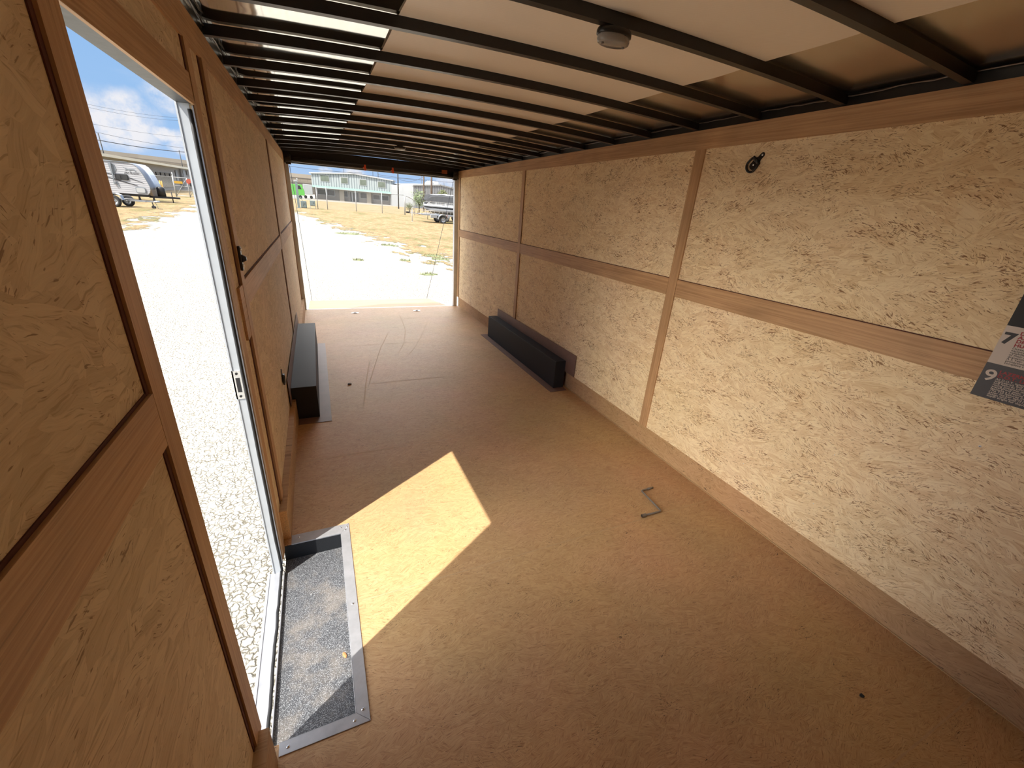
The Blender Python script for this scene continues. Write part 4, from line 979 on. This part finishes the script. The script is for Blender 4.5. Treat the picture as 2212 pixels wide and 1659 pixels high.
# ---- vans beyond the fence
def truck(px0, px1, ptop, pbot, dist, lab, body, cabside):
    a = dat(px0, pbot, dist); b_ = dat(px1, pbot, dist); w0 = terr(min(a.y, 113)); ln = math.hypot(b_.x-a.x, b_.y-a.y)
    top_ = dat((px0+px1)/2, ptop, dist).z - w0; bot_ = max(.45, dat((px0+px1)/2, pbot, dist).z - w0 - .1); rz = math.atan2(b_.y-a.y, b_.x-a.x)
    e = empty('cargo_van', lab, 'van', matrix=place(a.x, a.y, w0, rz))
    c_ = .72 if cabside > 0 else 1.0
    g = MB()
    g.prism([(0, 0, bot_), (ln, 0, bot_), (ln, 0, bot_+(top_-bot_)*.45), (ln*.97, 0, bot_+(top_-bot_)*.55), (ln*.92, 0, top_), (0, 0, top_)] if cabside > 0 else [(0, 0, bot_), (ln, 0, bot_), (ln, 0, top_), (0, 0, top_)], (0, 2.1, 0)); g.build('body', M[body], e, bevel=.06)
    if cabside > 0: g = MB(); g.prism([(ln*.70, -.02, bot_+(top_-bot_)*.58), (ln*.88, -.02, bot_+(top_-bot_)*.58), (ln*.81, -.02, top_-.2), (ln*.70, -.02, top_-.2)], (0, .03, 0)); g.build('side_window', M['glassdark'], e)
    for f_ in (.18, .8):
        for yy in (.02, 1.85): g = MB(); g.cyl((ln*f_, yy, .36), (ln*f_, yy+.24, .36), .36, 18); g.build('wheel', M['tyre'], e)
    return e
truck(610, 658.5, 397.5, 420, 118, 'lime green van standing at the far left of the rear opening', 'lime', 1)
truck(656, 676, 398.5, 419, 124, 'white van body standing right of the green van', 'white', 0)

# ---- poles and wires
def pole(px, pyb, dist, h_, r, lab, mat='wood', arm=0):
    p = dat(px, pyb, dist); w0 = terr(min(p.y, 113)); e = empty('utility_pole', lab, 'pole', matrix=place(p.x, p.y, w0), group='poles behind the yard')
    MB().cyl((0, 0, 0), (0, 0, h_), r, 10, r*.75).build('shaft', M[mat], e)
    if arm: MB().box(-arm, arm, -.06, .06, h_-.7, h_-.55).build('cross_arm', M[mat], e)
    return e
pole(861, 443, 100, 11, .14, 'thin dark utility pole between the office building and the warehouse', 'ink', .9)
pole(915.5, 440, 95, 13, .17, 'brown utility pole in front of the warehouse, left of two', 'wood')
pole(932.0, 440, 90, 13, .19, 'brown utility pole in front of the warehouse, right of two', 'wood')
pole(910.5, 438, 130, 8.6, .06, 'slim lamp pole beside the left brown pole')
pole(819, 430, 175, 13.5, .12, 'slim pole rising behind the right part of the office roof', 'ink')
pole(808, 430, 175, 12.5, .09, 'slim pole behind the office roof, left of the other', 'ink')
pole(746, 420, 175, 14.5, .07, 'faint slim pole behind the office roof ridge', 'ink')
pole(398.5, 380, 150, 8.6, .11, 'thin lamp pole above the overpass by the door jamb', 'ink')
pole(229, 350, 170, 11.2, .16, 'dark post sticking up behind the overpass at left', 'ink')
def wire(pa, pb, da, db, r, lab, sag=0.6):
    A_, B_ = dat(*pa, da), dat(*pb, db); e_ = B_ - A_; A_ = A_ - e_*0.6; B_ = B_ + e_*0.6
    pts = [A_.lerp(B_, k_/24) - Vector((0, 0, sag*4*(k_/24)*(1-k_/24))) + Vector((0, 0, sag*.75)) for k_ in range(25)]
    o = MB().tube(pts, r, 5).build('power_line', M['wire'], matrix=GM); tag(o, lab, 'power line', 'overhead wires')
wire((211, 229), (386, 254), 60, 66, .010, 'topmost thin overhead wire seen through the side doorway')
wire((223, 238), (386, 260), 60, 66, .010, 'second overhead wire from the top in the side doorway')
wire((205, 268), (399, 296), 60, 66, .010, 'third overhead wire from the top in the side doorway')
wire((205, 284), (402, 320), 60, 66, .014, 'fourth overhead wire from the top in the side doorway')
wire((208, 301), (404, 328.5), 60, 66, .034, 'lowest and thickest overhead cable in the side doorway')
wire((621, 358), (724, 370), 95, 95, .034, 'overhead wire running in front of the office roof', .3)
wire((800, 379), (890, 387), 100, 100, .03, 'upper overhead wire right of the office roof', .3)
wire((880, 385.5), (981, 394), 90, 90, .03, 'upper overhead wire above the warehouse', .3)
wire((880, 391), (910, 384), 90, 90, .025, 'sagging wire crossing above the warehouse', .9)
# ---- wheel helper: axle along local Y
def wheel(parent, c, r, wd_, nm='wheel', rim='silver'):
    g = MB(); g.lathe([(r*.60, -wd_/2), (r*.92, -wd_/2), (r, -wd_*.32), (r, wd_*.32), (r*.92, wd_/2), (r*.60, wd_/2), (r*.58, 0), (r*.60, -wd_/2)], c, 'Y', 28)
    wv = g.build(nm, M['tyre'], parent)
    g = MB(); cx, cy, cz = c
    g.lathe([(.01, -wd_*.30), (r*.16, -wd_*.34), (r*.2, -wd_*.26), (r*.50, -wd_*.22), (r*.56, -wd_*.44), (r*.61, -wd_*.46), (r*.61, wd_*.4)], c, 'Y', 24)
    for k_ in range(5):
        a = k_*math.tau/5; g.cyl((cx+r*.34*math.cos(a), cy-wd_*.27, cz+r*.34*math.sin(a)), (cx+r*.34*math.cos(a), cy-wd_*.22, cz+r*.34*math.sin(a)), r*.07, 8, mi=1)
    g.build('rim', [M[rim], M['ink']], wv); return wv
# ---- travel trailer
FR = Facade((-16.0, 43.6), (-10.6, 43.35), 0.0)
rv = empty('travel_trailer', 'white travel trailer with grey stripes and a blue front cap parked on the grass', 'travel trailer', matrix=FR.M)
def c4(x, y): return 200 + x/9.217, 300 + y/9.217
prof = [FR.at(*c4(x, y)) for x, y in ((-250, 430), (700, 478), (790, 500), (860, 545), (930, 620), (1000, 715), (1060, 815), (1110, 900), (1140, 960), (1152, 1010), (1140, 1070), (1100, 1118), (-250, 1065))]
zt = prof[0][1]; zb_ = prof[-2][1]; prof[0] = (prof[0][0], prof[1][1]); prof[-1] = (prof[-1][0], zb_)
g = MB(); g.prism([(x, 0, z) for x, z in prof], (0, 2.4, 0)); body = g.build('body', M['siding'], rv)
# front cap: wraps the nose curve
NC = prof[1:10]; g = MB()
ins = [(x-.02-.0*z, z) for x, z in NC]
vv = []; n = len(NC)
for x, z in NC: vv += [(x+.02, -.015, z+.01), (x+.02, 2.415, z+.01)]
g.add(vv, [(2*i, 2*i+1, 2*i+3, 2*i+2) for i in range(n-1)], 0, True)
g.build('front_cap', M['rvblue'], rv).modifiers.new('s', 'SOLIDIFY').thickness = 0.03
g = MB(); g.tube([(x+.01, -.02, z) for x, z in NC], .022, 6); g.build('cap_edging', M['rvgrey'], rv)
x_, z_ = prof[9]; xb_, zb2 = prof[11]
g = MB(); g.prism([(x_+.03, .0, z_), (x_+.03, 2.4, z_), (xb_+.25, 1.9, zb_-.05), (xb_+.25, 1.2, zb_-.22), (xb_+.25, .3, zb_-.05)], (-.25, 0, 0)); g.build('front_skirt', M['fur'], rv)
g = MB(); g.tube([(prof[0][0], -.02, prof[1][1]+.02), (prof[1][0], -.02, prof[1][1]+.02)], .04, 6); g.build('roof_trim', M['rvgrey'], rv)
def rrect_pts(a, b_, r):
    x0, x1 = a[0], b_[0]; z0, z1 = min(a[1], b_[1]), max(a[1], b_[1]); out = []
    for cx_, cz_, a0 in ((x1-r, z1-r, 0), (x0+r, z1-r, 90), (x0+r, z0+r, 180), (x1-r, z0+r, 270)):
        for k_ in range(5): an = math.radians(a0+22.5*k_); out.append((cx_+r*math.cos(an), cz_+r*math.sin(an)))
    return out
def rect(nm, x0, y0, x1, y1, mat, off=.02, par=rv, th=.03, bev=.0):
    a = FR.at(*c4(x0, y0)); b_ = FR.at(*c4(x1, y1)); g = MB(); g.prism([(x, -off-th, z) for x, z in rrect_pts(a, b_, .09)], (0, th+.019, 0)); return g.build(nm, M[mat], par)
wn = rect('window', 438, 688, 730, 828, 'ink', bev=.012)
rect('pane', 455, 705, 575, 815, 'glassdark', .055, wn, .01); rect('pane', 592, 708, 715, 818, 'glassdark', .055, wn, .01)
h_ = rect('storage_hatch', 850, 955, 1080, 1090, 'rvgrey', bev=.012); rect('hatch_panel', 870, 972, 1062, 1075, 'white', .055, h_, .01)
def poly(nm, P, mat, off=.025, th=.012):
    Q = [FR.at(*c4(x, y)) for x, y in P]; g = MB(); g.prism([(x, -off, z) for x, z in Q], (0, th, 0)); return g.build(nm, M[mat], rv)
poly('awning_arm', ((305, 465), (365, 465), (390, 600), (425, 720), (440, 860), (470, 900), (440, 905), (400, 720)), 'rvgrey', .12, .08)
poly('swoosh_decal', ((370, 490), (420, 500), (470, 600), (440, 690), (420, 700), (400, 580)), 'rvgrey')
poly('swoosh_decal', ((455, 860), (510, 870), (555, 980), (500, 920)), 'rvgrey')
poly('stripe_decal', ((250, 668), (420, 700), (420, 712), (250, 680)), 'ink'); poly('stripe_decal', ((270, 740), (890, 925), (905, 940), (600, 855), (270, 752)), 'ink')
poly('stripe_decal', ((730, 768), (1010, 875), (1035, 888), (730, 783)), 'ink')
poly('bird_decal', ((590, 545), (640, 575), (700, 600), (760, 600), (830, 605), (870, 645), (850, 655), (820, 625), (760, 618), (740, 640), (690, 612), (640, 630), (660, 600)), 'rvgrey')
a = FR.at(*c4(632, 672)); mw = Matrix((Vector((1, 0, 0)), Vector((0, 0, 1)), Vector((0, -1, 0)))).transposed().to_4x4(); mw.translation = Vector((a[0], -.03, a[1]-.05))
text('JAY FLIGHT', 0, 0, .17, 'ink', 'lettering', .004, shear=.3, mw=mw, parent=rv)
g = MB(); g.box(prof[0][0], prof[10][0]-.1, .15, 2.2, zb_-.16, zb_+.02); g.build('underframe', M['ink'], rv)
xn = prof[9][0]; g = MB()
g.prism([(xn-.3, .35, zb_-.2), (xn-.3, .5, zb_-.2), (xn+1.45, 1.25, zb_-.2), (xn+1.45, 1.1, zb_-.2)], (0, 0, .13)); g.prism([(xn-.3, 2.0, zb_-.2), (xn-.3, 1.9, zb_-.2), (xn+1.45, 1.15, zb_-.2), (xn+1.45, 1.3, zb_-.2)], (0, 0, .13)); g.build('tongue', M['ink'], rv)
g = MB(); g.lathe([(.01, .72), (.2, .7), (.27, .6), (.28, 0.0), (.01, 0)], (xn+.38, .9, zb_-.08), 'Z', 20, 0, 1, .8); g.build('gas_bottle_cover', M['ink'], rv)
g = MB(); g.cyl((xn+.95, 1.2, 0), (xn+.95, 1.2, zb_+.3), .035, 8); g.cyl((xn+.95, 1.2, 0), (xn+.95, 1.2, .03), .12, 10); g.build('tongue_jack', M['ink'], rv)
for dx in (-1.0, -.1, -2.6): g = MB(); g.prism([(xn+dx, .3, 0), (xn+dx+.16, .3, 0), (xn+dx+.1, .3, zb_-.1), (xn+dx+.04, .3, zb_-.1)], (0, .12, 0)); g.build('stabiliser', M['ink'], rv)
for dx in (-4.0, -4.9): wheel(rv, (xn+dx, .32, .36), .36, .22)
# ---- small trailer in front of it
a = Vector((-11.2, 35.7, 0)); b_ = Vector((-8.95, 35.3, 0)); rz = math.atan2(b_.y-a.y, b_.x-a.x)
Mx = place(a.x, a.y, 0, rz); e = empty('utility_trailer', 'small black utility trailer with a silver wheel at the left edge of the doorway', 'trailer', matrix=Mx)
ln = (b_-a).length
wp = empty('axle', None, None, matrix=Mx) if False else None
for yy in (-.15, 1.30): wheel(e, (.0, yy, .34), .34, .2)
g = MB(); g.box(-2.6, 0.45, 0.05, 1.12, .42, .50); g.build('deck', M['steelgrey'], e)
g = MB(); g.box(.45, ln-.5, .62, .72, .38, .46); g.box(.45, ln*.62, .35, .43, .38, .46); g.cyl((ln-.55, .67, .42), (ln-.25, .67, .44), .06, 10); g.build('tongue', M['silver'], e)
g = MB(); g.prism([(-.5, 0, .45), (-.42, 0, .72), (-.2, 0, .82), (.2, 0, .82), (.42, 0, .72), (.5, 0, .45), (.44, 0, .45), (.38, 0, .68), (.18, 0, .77), (-.18, 0, .77), (-.38, 0, .68), (-.44, 0, .45)], (0, -.26, 0)); g.build('fender', M['silver'], e)
g = MB(); g.tube([(ln*.70, .67, .42), (ln*.72, .67, .12)], .03, 8); g.cyl((ln*.72, .60, .1), (ln*.72, .74, .1), .1, 12); g.build('jack_wheel', M['ink'], e)
g = MB(); g.tube([(ln-.5, .67, .40), (ln-.35, .55, .02), (ln-.1, .52, .02)], .016, 6); g.build('safety_chain', M['ink'], e)

# ---- utility trailer on the right
def c3(x, y): return 880 + x/11.85, 360 + y/11.85
w1 = gat(956.4, 483.2); j1 = gat(894, 479.5)
FU = Facade((j1.x, j1.y), (w1.x, w1.y), 0.0)
ut = empty('landscape_trailer', 'open silver utility trailer with fender and wheel parked in front of the boat', 'trailer', matrix=FU.M)
sw_, _z = FU.at(956.4, 475.2); R_ = .335
for yy in (-.05, 1.65): wheel(ut, (sw_, yy, R_), R_, .2)
S_ = lambda x, y: FU.at(*c3(x, y))
g = MB(); zf = S_(500, 1215)[1]; s0, s1 = S_(380, 1200)[0], S_(1200, 1260)[0]+1.0
g.box(s0, s1, .15, .22, zf-.1, zf); g.box(s0, s1, 1.5, 1.57, zf-.1, zf); g.box(s0, s1, .22, 1.5, zf-.07, zf-.02); g.build('deck_frame', M['silver'], ut)
g = MB(); zr = zf+.28; g.tube([(s0, .18, zr), (s1, .18, zr)], .022, 6); g.tube([(s0, 1.54, zr), (s1, 1.54, zr)], .022, 6)
for k_ in range(6): x = s0+.02+(s1-s0-.04)*k_/5; g.cyl((x, .18, zf), (x, .18, zr), .02, 6); g.cyl((x, 1.54, zf), (x, 1.54, zr), .02, 6)
g.build('side_rail', M['steelgrey'], ut)
g = MB(); tip = S_(100, 1160)[0]; g.tube([(s0+.1, .18, zf-.05), (tip, .86, zf-.02)], .035, 6); g.tube([(s0+.1, 1.54, zf-.05), (tip, .86, zf-.02)], .035, 6); g.build('tongue', M['steelgrey'], ut)
g = MB(); g.box(tip-.25, tip+.1, .8, .92, zf-.05, zf+.09); g.build('coupler', M['ink'], ut, bevel=.02)
g = MB(); jx = S_(160, 1300)[0]; g.cyl((jx, .5, .0), (jx, .5, zf+.35), .035, 8); g.cyl((jx, .5, 0), (jx, .5, .03), .1, 10); g.build('jack', M['postgrey'], ut)
a0, z0_ = S_(600, 1310); a1, z1_ = S_(760, 1235)
g = MB(); g.box(a0, a1, .0, .16, z0_, z1_); g.build('side_step', M['silver'], ut, bevel=.01)
P = []; n = 12
for i in range(n+1): t_ = math.pi*i/n; P.append((sw_-.47*math.cos(t_), 0, R_+.02+.47*math.sin(t_)*.9))
Q = [(sw_-(.43)*math.cos(math.pi*i/n), 0, R_+.02+.43*math.sin(math.pi*i/n)*.9) for i in range(n, -1, -1)]
for y0_, y1_ in ((-.2, .16), (1.55, 1.9)):
    g = MB()
    for i in range(n):
        a_, b_, c_, d_ = P[i], P[i+1], Q[n-i-1], Q[n-i]; g.prism([(p[0], y0_, p[2]) for p in (a_, b_, c_, d_)], (0, y1_-y0_, 0))
    g.build('fender', M['silver'], ut)
a0, z0_ = S_(990, 1320); a1, z1_ = S_(1095, 1250); g = MB(); g.box(a0, a1, .02, .15, z0_, z1_); g.build('rear_step', M['silver'], ut, bevel=.01)
# red and white marker
g = MB(); g.box(a0+.03, a0+.12, .0, .019, z0_+.03, z1_-.02); g.build('marker', M['red'], ut)

# ---- pontoon boat on its trailer
A_ = dat(910, 444, 45); B_ = dat(985, 450, 43.6); FB = Facade((A_.x, A_.y), (B_.x, B_.y), 0.0)
bt = empty('pontoon_boat', 'silver pontoon boat under a grey and white canvas top', 'boat', matrix=FB.M)
S_ = lambda x, y: FB.at(*c3(x, y))
x0, z0_ = S_(360, 1005); z1_ = S_(700, 1190)[1]; zt_ = S_(700, 1010)[1]; rr_ = (zt_-z1_)*.40; zc = z1_+rr_; LB = 6.3
for yy in (rr_, 2.2):
    g = MB(); g.lathe([(.01, .0), (rr_*.35, .10), (rr_*.75, .45), (rr_, 1.0), (rr_, LB), (rr_*.9, LB+.05), (.01, LB+.06)], (x0+.05, yy, zc), 'X', 20)
    pv = g.build('pontoon', M['hull'], bt)
    bm = bmesh.new(); bm.from_mesh(pv.data)
    for v in bm.verts:
        dx = v.co.x-(x0+.05)
        if dx < 1.0: v.co.z += (1-dx)**1.5*rr_*1.0
    bm.to_mesh(pv.data); bm.free()
g = MB(); g.box(x0+.15, x0+LB, 0.0, 2.5, zt_-.10, zt_); g.build('deck', M['hull'], bt, bevel=.02)
g = MB(); g.box(x0+.25, x0+LB-.3, .03, .06, zt_+.0, zt_+.13); g.box(x0+.25, x0+LB-.3, .03, .06, zt_-.32, zt_-.2, 1); g.box(x0+.2, x0+.26, .03, 2.45, zt_, zt_+.3); g.build('side_panel', [M['silver'], M['hull']], bt)
g = MB(); zr = S_(700, 905)[1]
g.tube(rounded([Vector((x0+.45, .05, zt_)), Vector((x0+.9, .05, zr)), Vector((x0+LB-.2, .05, zr)), Vector((x0+LB-.2, .05, zt_))], .2), .028, 8)
g.tube([(x0+.6, .05, (zt_+zr)/2), (x0+LB-.2, .05, (zt_+zr)/2)], .02, 6)
for k_ in range(5): xx = x0+1.5+k_*1.0; g.box(xx, xx+.07, .03, .07, zt_, zr)
g.tube([(x0+.9, 2.45, zr), (x0+LB-.2, 2.45, zr)], .028, 6); g.build('railing', M['white'], bt)
g = MB(); zc0, zc1 = S_(500, 870)[1], S_(560, 730)[1]; cx0 = S_(400, 800)[0]; cx1 = x0+LB
N = 14; vv = []; fs = []
for i in range(N+1):
    x = cx0 + (cx1-cx0)*i/N; sc = .0 if i == 0 else (.06 if i % 3 == 1 else 0.0); k_ = min(1, i/2.5)
    for (yy, zz) in ((-.05, zc0 + (.12 if i == 0 else 0)), (.0, zc1 - .45*(1-k_) - .05), (.45, zc1+.10*k_+sc), (1.25, zc1+.18*k_+sc), (2.05, zc1+.10*k_+sc), (2.5, zc1-.45*(1-k_)-.05), (2.55, zc0)): vv.append((x, yy, zz))
for i in range(N):
    for j in range(6): fs.append((i*7+j, i*7+j+1, (i+1)*7+j+1, (i+1)*7+j))
g.add(vv, fs, 0, False); cv = g.build('canvas_cover', [M['canvas'], M['canvasw'], M['red']], bt)
for p_ in cv.data.polygons:
    zz = sum(cv.data.vertices[i].co.z for i in p_.vertices)/4
    if zz > zc1 + .055: p_.material_index = 2 if p_.center.x > x0+3.3 and p_.center.y < .4 else 1
cv.modifiers.new('s', 'SOLIDIFY').thickness = .02
for xx in (cx0+.5, x0+3.0, x0+LB-.5): MB().cyl((xx, .1, zt_), (xx, .1, zc0+.2), .02, 6).build('canvas_pole', M['white'], bt)
g = MB(); g.box(x0+1.0, x0+LB-.4, .6, 1.9, z1_-.14, z1_-.02); g.box(x0-.3, x0+1.2, 1.2, 1.3, z1_-.14, z1_-.04)
boat_tr = g.build('cradle', M['steelgrey'], bt)
xw_ = S_(985, 1200)[0]
for yy in (.05, 2.4): wheel(bt, (xw_, yy, z1_-.02 if False else .34), .34, .2)
g = MB(); g.tube([(x0+.35, 1.25, zt_-.4), (x0+.1, 1.25, .35), (x0+.1, 1.25, 0)], .03, 6); g.build('winch_post', M['ink'], bt)

# ---- trees
def tree(px, py, dist, rx, rz_, h_, lab, mat, n, trunk=.06, seed=1, size=.09):
    p = dat(px, py, dist); w0 = terr(min(p.y, 113)); e = empty('small_tree', lab, 'tree', matrix=place(p.x, p.y, w0)); rr = random.Random(seed)
    g = MB(); br = []
    g.tube([(0, 0, 0), (.05, 0, h_*.3), (.12, 0, h_*.55)], trunk, 7)
    for k_ in range(7):
        a = rr.uniform(0, 6.28); q = Vector((.08, 0, h_*.35)); w2 = Vector((math.cos(a)*rx*.8, math.sin(a)*rx*.8, h_*rr.uniform(.6, 1))); br.append(w2); g.tube([q, q.lerp(w2, .5)+Vector((0, 0, .1)), w2], trunk*.4, 5)
    g.build('trunk', M['bark'], e); g = MB()
    for i in range(n):
        while True:
            v = Vector((rr.uniform(-1, 1), rr.uniform(-1, 1), rr.uniform(-1, 1)))
            if v.length < 1: break
        lump = .75+.35*math.sin(v.x*5+seed)*math.cos(v.z*6); c_ = Vector((v.x*rx*lump, v.y*rx*lump, h_*.62+v.z*rz_*lump)); d = Vector((rr.uniform(-1, 1), rr.uniform(-1, 1), rr.uniform(-1, 1))).normalized(); s_ = d.orthogonal().normalized()*size*.5; d = d*size*rr.uniform(.8, 1.6)
        g.add([c_-s_, c_+d*.5-s_*.2, c_+s_, c_+d], [(0, 1, 3), (1, 2, 3)])
    g.build('foliage', M[mat], e, fixn=False)
tree(905, 459, 56, 1.05, 1.25, 2.9, 'small grey green tree left of the boat', 'leafgreen', 1300, seed=3, size=.12)
tree(884, 450, 62, .75, .6, 1.2, 'low brownish shrub behind the pipe gate', 'leafdark', 500, seed=8, size=.11)
tree(956, 412, 105, 1.2, .9, 6.3, 'round dark bush top showing above the boat canopy', 'leafdark', 500, seed=5, size=.25)
